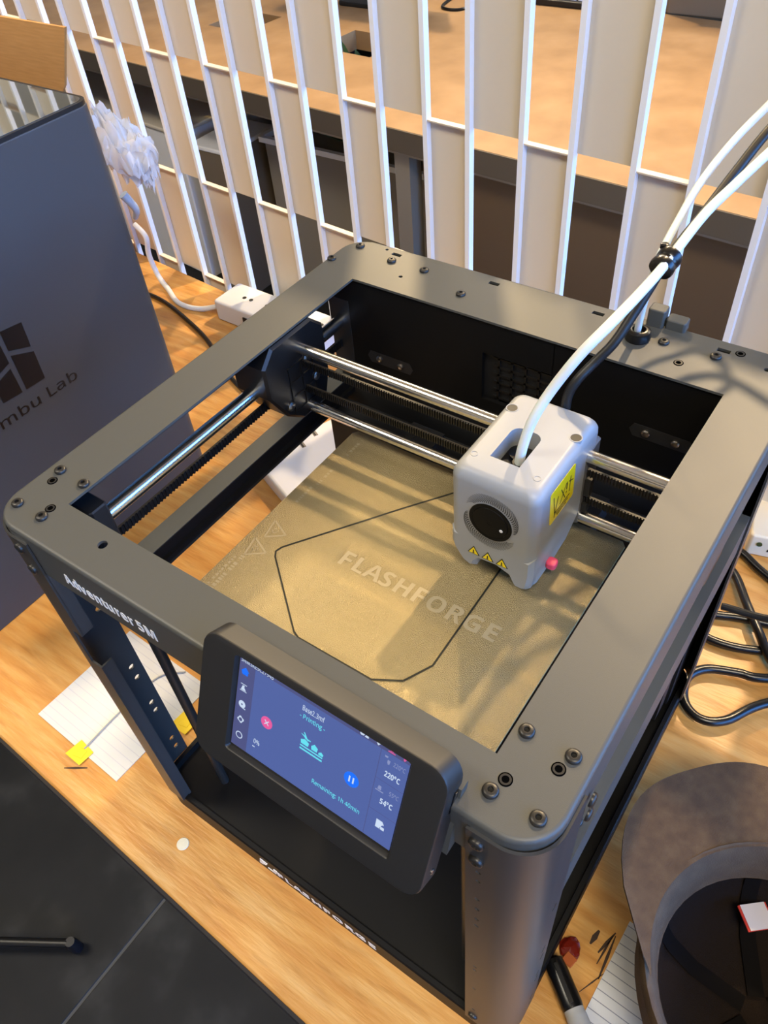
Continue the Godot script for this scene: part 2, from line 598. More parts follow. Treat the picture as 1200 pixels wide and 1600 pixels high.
func table() -> void:
	var t := thing("work_table", "long worn plywood work table carrying the printers, orange brown top", "table", Vector3(-0.5, -0.75, -0.1))
	# the front edge runs a little askew of the printer, the back edge along the partition
	var top := p2([-2.3, 0.158, 1.05, 0.297, 1.0, -0.345, -2.3, -0.645])
	var q := MB.new()
	var l0 := PackedVector3Array()
	var l1 := PackedVector3Array()
	var l2 := PackedVector3Array()
	for p in top:
		l0.append(Vector3(p.x, -0.030, p.y)); l1.append(Vector3(p.x, -0.0025, p.y))
		l2.append(Vector3(p.x + (0.0025 if p.x < 0 else -0.0025), 0.0, p.y + (0.0025 if p.y < 0 else -0.0025)))
	q.loft([l0, l1, l2], true, true)
	part("table_top", q, M.wood, t, 0.0)
	for st in [[0.2016, 0.0827, 0.2035, 0.0695, 0.0022], [0.2151, 0.0640, 0.2095, 0.0850, 0.0014], [0.2160, 0.0660, 0.2176, 0.1020, 0.0012], [0.2199, 0.0951, 0.2092, 0.1183, 0.0006], [0.2142, 0.0669, 0.2120, 0.0930, 0.0009], [-0.2638, 0.1928, -0.2590, 0.1740, 0.0009], [-0.2858, 0.2230, -0.2660, 0.2100, 0.0012]]:
		var ik := MB.new()
		var p0 := Vector3(st[0], 0.0001, st[1])
		var p1 := Vector3(st[2], 0.0001, st[3])
		var wd: Vector3 = (p1 - p0).normalized().cross(Vector3.UP) * st[4]
		ik.loft([PackedVector3Array([p0 - wd * 0.3, p0 + wd * 0.3, (p0 + p1) * 0.5 + wd, p1 + wd * 0.4, p1 - wd * 0.4, (p0 + p1) * 0.5 - wd]), PackedVector3Array([p0 - wd * 0.3 + Vector3(0, 0.0001, 0), p0 + wd * 0.3 + Vector3(0, 0.0001, 0), (p0 + p1) * 0.5 + wd + Vector3(0, 0.0001, 0), p1 + wd * 0.4 + Vector3(0, 0.0001, 0), p1 - wd * 0.4 + Vector3(0, 0.0001, 0), (p0 + p1) * 0.5 - wd + Vector3(0, 0.0001, 0)])])
		part("ink_mark", ik, mat(Color(0.22, 0.15, 0.09), 0.7), t, 0.0)
	var ed := MB.new()
	var e0 := Vector3(-2.3, 0, 0.158)
	var e1 := Vector3(1.05, 0, 0.297)
	var ex := (e1 - e0).normalized()
	ed.box((e0 + e1) * 0.5 + Vector3(0, -0.0165, 0) + ex.cross(Vector3.UP) * 0.0012, Vector3((e1 - e0).length(), 0.031, 0.0028), Basis(ex, Vector3.UP, ex.cross(Vector3.UP)))
	part("edge_strip", ed, M.wood_edge, t, 0.0)
	for p in [[-2.2, 0.08], [0.95, 0.2], [0.92, -0.3], [-2.2, -0.58]]:
		var leg := MB.new()
		leg.box(Vector3(p[0], -0.39, p[1]), Vector3(0.05, 0.72, 0.05))
		part("leg", leg, M.matte_black, t, 0.0)

# folded metal partition: upright bars and plates that fill every other opening, shifted row by row
func screen_wall() -> void:
	var a := deg_to_rad(5.2)
	var d := Vector3(cos(a), 0, sin(a))
	var n := Vector3(-sin(a), 0, cos(a))
	var p0 := Vector3(-0.737, 0, -0.515)
	var t := thing("slatted_partition", "pale metal partition of upright bars with offset plates behind the table", "partition", Vector3(-0.5, -0.75, -0.5))
	var b := Basis(d, Vector3.UP, n)
	var post := MB.new()
	post.box(Vector3.ZERO, Vector3(0.0062, 1.40, 0.0085))
	var pm := post.mesh(0.0)
	var tall := MB.new()
	tall.box(Vector3(0, 0.2325, 0), Vector3(0.0062, 1.865, 0.0085))
	var tm := tall.mesh(0.0)
	var gap := [0.0590, 0.0685]
	var s := -0.71
	var xs := []
	var k := -12
	s = 0.055
	for i in 12:
		s -= gap[posmod(k + i, 2)]
	for i in 29:
		xs.append(s)
		s += gap[posmod(k + i, 2)]
	var levels := [-0.735, -0.527, -0.349, -0.171, 0.007, 0.185, 0.363, 0.541, 0.665, 0.719, 0.897, 1.10]
	for i in xs.size():
		part_mesh("bar", tm if xs[i] < -0.2 else pm, M.slat_edge, t, Transform3D(b, p0 + d * xs[i] + Vector3(0, -0.035, 0) - base[t]))
	for i in xs.size() - 1:
		for r in levels.size() - 1:
			# unseen step added at the left end for the glass lid to mirror
			if r >= 8 and xs[i + 1] > -0.2:
				continue
			if posmod(k + i + (r if r < 8 else r - 1), 2) == 0:
				continue
			var w: float = xs[i + 1] - xs[i] - 0.0064
			var y0: float = levels[r]
			var y1: float = levels[r + 1]
			var c: Vector3 = p0 + d * (xs[i] + xs[i + 1]) * 0.5
			var m := MB.new()
			m.box(c + Vector3(0, (y0 + y1) * 0.5, 0) - n * 0.004, Vector3(w, y1 - y0, 0.0016), b)
			m.box(c + Vector3(0, y1 - 0.0008, 0) + n * 0.0, Vector3(w, 0.0016, 0.0070), b)
			part("plate", m, M.slat, t, 0.0)
	var rail := MB.new()
	rail.box(p0 + d * ((xs[0] + xs[-1]) * 0.5) + Vector3(0, -0.742, 0), Vector3(xs[-1] - xs[0] + 0.05, 0.015, 0.04), b)
	part("foot_rail", rail, M.slat, t, 0.0)

func counter() -> void:
	# concrete counter behind the partition, with sunken cable wells in its top
	var a := deg_to_rad(4.4)
	var b := Basis(Vector3.UP, -a)
	var o := Vector3(-1.1, 0, -1.215)
	var t := thing("concrete_counter", "long tan concrete counter behind the slatted partition", "counter", Vector3(-1.1, -0.75, -1.65))
	var top := MB.new()
	# local x along the edge, z back; the wells are left open between strips
	var wells := [[-0.78, -0.62, 0.33, 0.46], [-0.32, -0.13, 0.36, 0.51], [-0.60, -0.50, 0.35, 0.42]]
	var put := func(m: MB, x0: float, x1: float, z0: float, z1: float, y0: float, y1: float) -> void:
		m.box(o + b * Vector3((x0 + x1) * 0.5, (y0 + y1) * 0.5, -(z0 + z1) * 0.5), Vector3(x1 - x0, y1 - y0, z1 - z0), b)
	var cuts := [-2.6, -0.78, -0.62, -0.32, -0.13, 3.0]
	put.call(top, -2.6, 3.0, 0.003, 0.34, -0.05, 0.0)
	put.call(top, -2.6, 3.0, 0.50, 0.98, -0.05, 0.0)
	for i in [0, 2, 4]:
		put.call(top, cuts[i], cuts[i + 1], 0.34, 0.50, -0.05, 0.0)
	part("counter_top", top, M.concrete, t, 0.0)
	var band := MB.new()
	put.call(band, -2.6, 3.0, -0.001, 0.003, -0.0505, -0.0006)
	part("edge_band", band, M.edge_band, t, 0.0)
	for i in 2:
		var w := MB.new()
		put.call(w, cuts[1 + 2 * i] - 0.01, cuts[2 + 2 * i] + 0.01, 0.33, 0.51, -0.10, -0.085)
		put.call(w, cuts[1 + 2 * i] - 0.012, cuts[1 + 2 * i] - 0.001, 0.33, 0.51, -0.10, -0.051)
		put.call(w, cuts[2 + 2 * i] + 0.001, cuts[2 + 2 * i] + 0.012, 0.33, 0.51, -0.10, -0.051)
		part("cable_well", w, M.inner, t, 0.0)
	var lip := MB.new()
	put.call(lip, -2.6, 3.0, 0.012, 0.024, -0.062, -0.05)
	part("edge_trim", lip, M.grey_box, t, 0.0)
	var body := MB.new()
	put.call(body, 0.26, 3.0, 0.06, 0.9, -0.74, -0.052)
	part("cabinet_body", body, M.cabinet, t, 0.0)
	var leg := MB.new()
	put.call(leg, 0.19, 0.235, 0.04, 0.085, -0.74, -0.052)
	part("leg", leg, M.grey_box, t, 0.0)
	var back := MB.new()
	put.call(back, -2.6, 0.24, 0.78, 0.82, -0.74, -0.052)
	part("back_panel", back, M.inner, t, 0.0)
	# things on the counter, at its far side
	var mon := thing("black_monitor", "black monitor foot and screen on the far side of the counter", "monitor", Vector3(-1.5, 0, -1.99))
	var mb := MB.new()
	mb.rbox(Vector3(-1.5, 0.006, -1.99), Vector3(0.17, 0.012, 0.15), 0.02, 0.003)
	part("stand_foot", mb, M.black, mon)
	mb = MB.new()
	mb.rbox(Vector3(-1.5, 0.10, -2.02), Vector3(0.05, 0.19, 0.03), 0.006, 0.003)
	part("stand_neck", mb, M.black, mon)
	mb = MB.new()
	mb.rbox(Vector3(-1.5, 0.30, -2.0), Vector3(0.52, 0.30, 0.03), 0.006, 0.004)
	part("screen_back", mb, M.black, mon)
	var cr := thing("dark_crate", "dark brown crate at the right far end of the counter", "crate", Vector3(-0.35, 0, -2.22))
	mb = MB.new()
	mb.rbox(Vector3(-0.40, 0.11, -2.28), Vector3(0.46, 0.22, 0.24), 0.012, 0.006)
	part("body", mb, M.fascia, cr)
	mb = MB.new()
	mb.box(Vector3(-0.40, 0.224, -2.28), Vector3(0.47, 0.008, 0.25))
	part("lid", mb, M.matte_black, cr, 0.0)
	var kb := thing("white_keyboard", "white keyboard with black frame at the back of the counter", "keyboard", Vector3(-0.93, 0, -2.16))
	mb = MB.new()
	mb.rbox(Vector3(-0.93, 0.008, -2.17), Vector3(0.22, 0.016, 0.10), 0.008, 0.003)
	part("frame", mb, M.black, kb)
	for i in 8:
		for j in 3:
			mb = MB.new()
			mb.rbox(Vector3(-1.02 + i * 0.0255, 0.019, -2.145 - j * 0.026), Vector3(0.021, 0.007, 0.021), 0.003, 0.002, Basis(), 1, 1)
			part("key", mb, M.white, kb)
	var cb := MB.new()
	cb.tube(spline(pv([[-1.27, 0.004, -2.10], [-1.25, 0.004, -2.0], [-1.19, 0.004, -1.99], [-1.17, 0.004, -2.05], [-1.22, 0.004, -2.09], [-1.18, 0.012, -2.06], [-1.12, 0.004, -2.13]])), 0.004, 6)
	var co := part("thin_cable", cb, M.cord, self)
	tag(co, "thin dark cable curled on the tan counter behind the partition", "cable")
	# under the counter, on the left
	var wc := thing("white_cabinet", "low white cabinet under the left end of the counter", "cabinet", Vector3(-2.2, -0.75, -1.55))
	mb = MB.new()
	mb.rbox(Vector3(-2.33, -0.50, -1.66), Vector3(1.0, 0.50, 0.42), 0.006, 0.004, Basis(Vector3.UP, -0.12))
	part("body", mb, M.white, wc)
	mb = MB.new()
	mb.rbox(Vector3(-2.33, -0.243, -1.66), Vector3(1.02, 0.012, 0.44), 0.006, 0.004, Basis(Vector3.UP, -0.12))
	part("top", mb, M.slat, wc)
	var gb := thing("planter_box", "long grey planter box under the counter with a pale rim", "planter", Vector3(-1.3, -0.75, -1.6))
	mb = MB.new()
	mb.rbox(Vector3(-1.28, -0.505, -1.62), Vector3(0.62, 0.49, 0.24), 0.008, 0.003)
	part("body", mb, M.grey_box, gb)
	mb = MB.new()
	for s in [[-1.28, -1.497, 0.64, 0.016], [-1.28, -1.743, 0.64, 0.016], [-1.597, -1.62, 0.016, 0.24], [-0.963, -1.62, 0.016, 0.24]]:
		mb.box(Vector3(s[0], -0.253, s[1]), Vector3(s[2], 0.016, s[3]))
	part("rim", mb, M.white, gb, 0.0)
	var g2 := thing("beige_bin", "narrow beige bin left of the planter under the counter", "bin", Vector3(-1.7, -0.75, -1.5))
	mb = MB.new()
	mb.rbox(Vector3(-1.715, -0.51, -1.49), Vector3(0.15, 0.48, 0.22), 0.01, 0.003)
	part("body", mb, M.fascia, g2)
	mb = MB.new()
	mb.rbox(Vector3(-1.715, -0.264, -1.49), Vector3(0.158, 0.014, 0.228), 0.01, 0.004)
	part("lid", mb, M.white, g2)
	var pl := thing("leafy_plant", "dark green leafy plant growing in the planter under the counter", "plant", Vector3(-1.4, -0.25, -1.62))
	var rng := RandomNumberGenerator.new()
	rng.seed = 5
	var leaf := MB.new()
	leaf.prism(p2([0, 0, 0.022, 0.03, 0.026, 0.07, 0.012, 0.12, 0, 0.14, -0.012, 0.12, -0.026, 0.07, -0.022, 0.03]), Vector3.ZERO, Vector3(1, 0, 0), Vector3(0, 1, 0), 0.0015)
	var lm := leaf.mesh(0.0)
	for i in 70:
		var bb := Basis(Vector3.UP, rng.randf() * TAU) * Basis(Vector3.RIGHT, rng.randf_range(0.3, 1.4))
		part_mesh("leaf", lm, M.plant, pl, Transform3D(bb.scaled(Vector3.ONE * rng.randf_range(0.7, 1.2)), Vector3(rng.randf_range(-0.22, 0.28), rng.randf_range(0.0, 0.12), rng.randf_range(-0.09, 0.09))))

# ------------------------------------------------------------------ the open-frame printer
func frame_loop(y: float, ins: float, r := 0.022) -> PackedVector3Array:
	return MB.new().rr(Vector3(0, y, 0), Vector3(1, 0, 0), Vector3(0, 0, -1), 2 * (HW - ins), 2 * (HD - ins), r - ins, 8)

func screw_mesh(r: float, h: float) -> ArrayMesh:
	var s := MB.new()
	s.lathe(Vector3.ZERO, [[r, 0], [r, h * 0.45], [r * 0.9, h * 0.78], [r * 0.72, h * 0.95], [r * 0.5, h]], 20, Basis(), true, false)
	s.ring(s.circle(Vector3(0, h, 0), Vector3(1, 0, 0), Vector3(0, 0, -1), r * 0.5, 24), s.circle(Vector3(0, h, 0), Vector3(1, 0, 0), Vector3(0, 0, -1), r * 0.36, 24))
	var hx := s.circle(Vector3(0, h, 0), Vector3(1, 0, 0), Vector3(0, 0, -1), r * 0.37, 6)
	var hx2 := s.circle(Vector3(0, h * 0.3, 0), Vector3(1, 0, 0), Vector3(0, 0, -1), r * 0.36, 6)
	s.loft([hx, hx2], false, false)
	s.cap(hx2, Vector3.UP)
	return s.mesh(40)

func printer() -> void:
	var t := thing("open_frame_printer", "dark grey open-frame 3D printer with touch screen, the largest thing in the middle", "3D printer", Vector3.ZERO)
	var X := Vector3(1, 0, 0)
	var Y := Vector3(0, 1, 0)
	var Z := Vector3(0, 0, 1)
	# --- top frame: a sheet with the big opening, slots and holes cut through
	var sheet := MB.new()
	var lo := frame_loop(H - 0.0018, 0.0025)
	var hi := frame_loop(H, 0.0025)
	sheet.loft([lo, hi])
	var cut := CSGCombiner3D.new()
	cut.name = "top_frame"
	t.add_child(cut, true)
	var body := CSGMesh3D.new()
	body.mesh = sheet.mesh(0.0)
	cut.add_child(body)
	var hole := CSGBox3D.new()
	hole.operation = CSGShape3D.OPERATION_SUBTRACTION
	hole.size = Vector3(0.2873, 0.02, 0.2818)
	hole.position = Vector3(-0.00025, H, 0.0123)
	cut.add_child(hole)
	for s in [[-0.1337, -0.1746], [-0.0441, -0.1735], [0.0398, -0.1734], [0.1284, -0.1722]]:
		var c := CSGBox3D.new()
		c.operation = CSGShape3D.OPERATION_SUBTRACTION
		c.size = Vector3(0.0085, 0.02, 0.0038)
		c.position = Vector3(s[0], H, s[1])
		cut.add_child(c)
	for s in [[-0.1453, -0.1777, 0.0014], [-0.1123, -0.1487, 0.0016], [-0.1011, 0.1639, 0.0030], [0.1582, -0.1654, 0.0020]]:
		var c := CSGCylinder3D.new()
		c.operation = CSGShape3D.OPERATION_SUBTRACTION
		c.radius = s[2]
		c.height = 0.02
		c.sides = 16
		c.position = Vector3(s[0], H, s[1])
		cut.add_child(c)
	cut.material_override = M.coat
	# rolled edge and short skirt all round
	var sk := MB.new()
	var loops := []
	loops.append(frame_loop(0.3535, 0.0))
	for k in 6:
		var a := PI * 0.5 * k / 5
		loops.append(frame_loop(H - 0.0025 * (1.0 - sin(a)), 0.0025 * (1.0 - cos(a))))
	sk.loft(loops, false, false)
	var skl := []
	for y in [H - 0.0018, 0.3535]:
		skl.append(frame_loop(y, 0.0016))
	sk.loft(skl, false, false)
	sk.ring(frame_loop(0.3535, 0.0016), frame_loop(0.3535, 0.0))
	part("top_skirt", sk, M.coat, t, 50.0)
	words("lettering", "Adventurer 5M", M.print_white, t, Vector3(-0.0835, 0.3679, HD + 0.0003), X, Y, 0.0762, 0.0105, true)
	# --- screws and threaded holes on top
	var sm := screw_mesh(0.0037, 0.0021)
	for p in [[-0.171, 0.169], [-0.149, 0.1685], [-0.1713, 0.1367], [-0.1489, 0.1371], [0.1492, 0.1372], [0.1713, 0.137], [0.1494, 0.1692], [0.1712, 0.1688], [-0.168, -0.1718], [-0.1799 + 0.003, -0.145], [-0.1317, -0.1645], [-0.1007, -0.1644], [-0.0583, -0.1489], [0.0916, -0.1625], [0.1262, -0.163]]:
		part_mesh("screw", sm, M.screw, t, Transform3D(Basis(Y, 1.3 * p[0] * 20), Vector3(p[0], H, p[1])))
	for p in [[-0.1504, 0.1612], [-0.1686, 0.1452], [0.1685, 0.1453], [0.1521, 0.1614], [0.1081, -0.1458], [0.1386, -0.1739]]:
		var ins := MB.new()
		ins.lathe(Vector3(p[0], H, p[1]), [[0.0032, 0], [0.0032, 0.0002]], 24)
		var hub := part("threaded_insert", ins, M.hole_shade, t, 0.0)
		var rg := MB.new()
		rg.lathe(Vector3(p[0], H, p[1]), [[0.0026, 0], [0.0026, 0.00035], [0.0017, 0.00035], [0.0016, 0.0]], 24, Basis(), false, false)
		part("insert_ring", rg, M.screw, hub)
		var dk := MB.new()
		dk.lathe(Vector3(p[0], H, p[1]), [[0.0017, 0.0], [0.0017, 0.00030]], 16)
		part("hole", dk, M.hole_shade, hub, 0.0)
	# --- corner posts, folded from sheet with a return lip
	for sx in [-1, 1]:
		for sz in [-1, 1]:
			corner_post(t, sx, sz)
	# screws in the post faces
	var sf := Basis(X, PI / 2)
	for p in [[-0.157, 0.3737], [-0.157, 0.354], [0.1525, 0.3725], [0.1525, 0.3528], [0.1535, 0.046]]:
		part_mesh("screw", sm, M.screw, t, Transform3D(sf, Vector3(p[0], p[1], HD + 0.0015)))
	var ss := Basis(Z, -PI / 2)
	for p in [[0.362, 0.1375], [0.346, 0.1373], [0.362, -0.1375], [0.346, -0.1375]]:
		part_mesh("screw", sm, M.screw, t, Transform3D(ss, Vector3(HW + 0.0015, p[0], p[1])))
	# --- side rails under the top frame (two folded channels a side)
	for sx in [-1, 1]:
		var lowrail := MB.new()
		lowrail.box(Vector3(sx * 0.1733, 0.2822, 0.0), Vector3(0.0165, 0.0016, 0.290))
		lowrail.box(Vector3(sx * 0.1808, 0.2627, 0.0), Vector3(0.0015, 0.0405, 0.290))
		part("middle_rail", lowrail, M.coat, t, 0.0)
		var lr := MB.new()
		lr.box(Vector3(sx * 0.1660, 0.2755, 0.0), Vector3(0.0025, 0.0135, 0.288))
		lr.box(Vector3(sx * 0.1640, 0.2700, 0.0), Vector3(0.0055, 0.0045, 0.288))
		part("rail_cover", lr, M.black, t, 0.0)
		part_mesh("screw", sm, M.screw, t, Transform3D(Basis(), Vector3(sx * 0.1745, 0.283, 0.117)))
		# smooth rods and belts running front to back
		var rod := MB.new()
		rod.rod(Vector3(sx * 0.162, 0.345, 0.128), Vector3(sx * 0.162, 0.345, -0.15), 0.0054, 20)
		part("depth_rod", rod, M.chrome, t)
		var rh := MB.new()
		rh.rbox(Vector3(sx * 0.165, 0.340, 0.135), Vector3(0.03, 0.05, 0.014), 0.002, 0.001, Basis(), 1, 1)
		part("rod_bracket", rh, M.inner, t, 0.0)
		rh = MB.new()
		rh.rbox(Vector3(sx * 0.163, 0.335, -0.143), Vector3(0.024, 0.062, 0.026), 0.002, 0.001, Basis(), 1, 1)
		part("rod_bracket", rh, M.inner, t, 0.0)
		var belt := MB.new()
		belt.box(Vector3(sx * 0.1655, 0.322, 0.0), Vector3(0.0016, 0.0075, 0.29))
		for k in 96:
			belt.box(Vector3(sx * 0.1642, 0.322, -0.144 + k * 0.003), Vector3(0.0008, 0.0075, 0.0013))
		part("drive_belt", belt, M.black, t, 0.0)
		# carriage blocks
		var cb2 := MB.new()
		var x0 := -0.178 if sx < 0 else 0.144
		cb2.prism(p2([-0.030, 0.384, -0.018, 0.372, -0.018, 0.345, -0.034, 0.318, -0.050, 0.305, -0.080, 0.305, -0.088, 0.33, -0.088, 0.372, -0.075, 0.384]), Vector3(x0 + 0.034, 0, 0), Z, Y, 0.034, 0.002)
		var blk := part("carriage_block", cb2, M.black, t, 30.0)
		if sx < 0:
			var rib := MB.new()
			for k in 4:
				rib.box(Vector3(-0.1437, 0.358 - k * 0.0135, -0.056), Vector3(0.0016, 0.0016, 0.030))
			for k in 3:
				rib.box(Vector3(-0.1437, 0.338, -0.042 - k * 0.014), Vector3(0.0016, 0.040, 0.0016))
			part("rib", rib, M.black, blk, 0.0)
			for p in [[0.3565, -0.062], [0.327, -0.037], [0.335, -0.07]]:
				var sc := MB.new()
				sc.lathe(Vector3(-0.144, p[0], p[1]), [[0.0038, 0], [0.0038, 0.002], [0.0022, 0.003]], 12, Basis(Z, -PI / 2))
				part("bearing", sc, M.steel, blk)
	# --- cross rods and belts carrying the print head
	for y in [0.368, 0.314]:
		var r := MB.new()
		r.rod(Vector3(-0.15, y, -0.058), Vector3(0.15, y, -0.058), 0.0043, 20)
		part("cross_rod", r, M.chrome, t)
	for y in [0.3545, 0.3305]:
		var r := MB.new()
		r.box(Vector3(0, y, -0.0585), Vector3(0.292, 0.0062, 0.0014))
		for k in 140:
			r.box(Vector3(-0.144 + k * 0.00206, y, -0.0574), Vector3(0.001, 0.006, 0.001))
		part("cross_belt", r, M.black, t, 0.0)
	# --- rear housing
	var rb := MB.new()
	rb.box(Vector3(0.0, 0.2025, -0.158), Vector3(0.346, 0.349, 0.046))
	part("rear_housing", rb, M.inner, t, 0.0)
	var fp := MB.new()
	# front sheet of the housing with the vent opening left out
	fp.box(Vector3(-0.1, 0.34, -0.132), Vector3(0.143, 0.09, 0.0035))
	fp.box(Vector3(0.1, 0.34, -0.132), Vector3(0.144, 0.09, 0.0035))
	fp.box(Vector3(0.0, 0.3725, -0.132), Vector3(0.057, 0.027, 0.0035))
	fp.box(Vector3(0.0, 0.3055, -0.132), Vector3(0.057, 0.021, 0.0035))
	part("housing_front", fp, M.matte_black, t, 0.0)
	var vg := MB.new()
	for i in 5:
		vg.box(Vector3(-0.016 + i * 0.011, 0.337, -0.134), Vector3(0.0018, 0.042, 0.0016))
	for j in 6:
		vg.box(Vector3(0.003, 0.319 + j * 0.0072, -0.134), Vector3(0.047, 0.0018, 0.0016))
	part("vent_grille", vg, M.black, t, 0.0)
	for p in [[-0.115, 0.3187], [0.112, 0.3372]]:
		var sl := MB.new()
		sl.prism(p2([-0.0225, 0, -0.0195, -0.0055, 0.0195, -0.0055, 0.0225, 0, 0.0195, 0.0055, -0.0195, 0.0055]), Vector3(p[0], p[1], -0.1302), X, Y, 0.0004)
		var slot := part("screw_slot", sl, M.inner, t, 0.0)
		for s in [-1, 1]:
			var sc := MB.new()
			sc.lathe(Vector3(p[0] + s * 0.0105, p[1], -0.1298), [[0.003, 0], [0.003, 0.001], [0.0022, 0.0018], [0.0008, 0.002]], 14, Basis(X, PI / 2))
			part("silver_screw", sc, M.steel, slot)
	var rl := MB.new()
	rl.box(Vector3(0.0, 0.15, -0.118), Vector3(0.342, 0.225, 0.02))
	part("rear_lower_panel", rl, M.fascia_dark if M.has("fascia_dark") else M.inner, t, 0.0)
	# guide rods of the bed, upright at the front left and at the back
	for p in [[-0.128, 0.151], [0.128, 0.151], [-0.07, -0.09], [0.07, -0.09]]:
		var r := MB.new()
		r.rod(Vector3(p[0], 0.03, p[1]), Vector3(p[0], 0.29, p[1]), 0.004, 14)
		part("guide_rod", r, M.screw, t)
	var mo := MB.new()
	mo.rbox(Vector3(-0.133, 0.2755, 0.135), Vector3(0.028, 0.045, 0.030), 0.002, 0.001, Basis(), 2, 1)
	part("stepper_motor", mo, M.inner, t)
	# --- base tray
	var ba := MB.new()
	var bl := []
	for s in [[0.0, 0.0], [0.0288, 0.0], [0.0303, 0.0012], [0.0303, 0.005], [0.024, 0.006]]:
		bl.append(frame_loop(s[0], s[1] + 0.0003, 0.022))
	ba.loft(bl)
	part("base_tray", ba, M.base_black, t, 30.0)
	words("base_lettering", "FLASHFORGE", M.print_white, t, Vector3(0.0115, 0.0142, HD + 0.0002), X, Y, 0.104, 0.0098, true)
	var lg := MB.new()
	lg.prism(p2([-0.0625, 0.021, -0.054, 0.021, -0.0565, 0.0175, -0.0600, 0.0175, -0.0605, 0.0155, -0.0560, 0.0155, -0.0585, 0.012, -0.0608, 0.012, -0.0615, 0.0085, -0.0655, 0.0085]), Vector3(0.004, 0, HD - 0.0002), X, Y, 0.0006)
	lg.prism(p2([-0.0475, 0.019, -0.0435, 0.019, -0.0465, 0.0085, -0.0545, 0.0085, -0.0555, 0.0105, -0.0495, 0.0105]), Vector3(0.004, 0, HD - 0.0002), X, Y, 0.0006)
	part("base_emblem", lg, M.print_white, t, 0.0)
	build_plate(t)
	print_head(t)
	touch_screen(t)
	# cable fitting on the back strip of the top frame
	var ft := MB.new()
	ft.lathe(Vector3(0.0747, H, -0.1592), [[0.0085, 0], [0.0085, 0.003], [0.0078, 0.0042], [0.0078, 0.0062], [0.0062, 0.0072], [0.0046, 0.0072], [0.0044, 0.003]], 24, Basis(), true, true)
	part("cable_fitting", ft, M.cord, t)
	var gr := MB.new()
	gr.rbox(Vector3(0.079, H + 0.006, -0.181), Vector3(0.012, 0.014, 0.010), 0.002, 0.001)
	gr.rbox(Vector3(0.0925, H + 0.003, -0.183), Vector3(0.014, 0.008, 0.010), 0.002, 0.001)
	part("spool_arm_catch", gr, M.coat, t)

# flat sheet between x0..x1 and y0..y1 on the axes x, y from o, pierced by round holes [x, y, r] that lie one above another
func pierced(m: MB, o: Vector3, x: Vector3, y: Vector3, x0: float, x1: float, y0: float, y1: float, holes: Array, th: float) -> void:
	var z := x.cross(y).normalized() * th
	var slab := func(a0: float, a1: float, b0: float, b1: float) -> void:
		var l := PackedVector3Array([o + x * a0 + y * b0, o + x * a1 + y * b0, o + x * a1 + y * b1, o + x * a0 + y * b1])
		var k := PackedVector3Array()
		for p in l:
			k.append(p - z)
		m.loft([k, l])
	var low := y0
	for h in holes:
		var r: float = h[2]
		if h[1] - r - 0.0006 < y0 or h[1] + r + 0.0006 > y1:
			continue
		var ya: float = h[1] - r - 0.0006
		var yb: float = h[1] + r + 0.0006
		if ya > low:
			slab.call(x0, x1, low, ya)
		low = yb
		var angles := []
		for i in 16:
			angles.append(TAU * i / 16.0)
		for cx in [x0, x1]:
			for cy in [ya, yb]:
				angles.append(fposmod(atan2(cy - h[1], cx - h[0]), TAU))
		angles.sort()
		var out := PackedVector3Array()
		var inn := PackedVector3Array()
		for a in angles:
			var dx := cos(a)
			var dy := sin(a)
			var t := 1e9
			if absf(dx) > 1e-6:
				t = minf(t, ((x1 if dx > 0 else x0) - h[0]) / dx)
			if absf(dy) > 1e-6:
				t = minf(t, ((yb if dy > 0 else ya) - h[1]) / dy)
			out.append(o + x * (h[0] + dx * t) + y * (h[1] + dy * t))
			inn.append(o + x * (h[0] + dx * r) + y * (h[1] + dy * r))
		var outb := PackedVector3Array()
		var innb := PackedVector3Array()
		for i in out.size():
			outb.append(out[i] - z); innb.append(inn[i] - z)
		m.ring(out, inn)
		m.ring(inn, innb)
		m.ring(innb, outb)
		m.ring(outb, out)
	if low < y1:
		slab.call(x0, x1, low, y1)

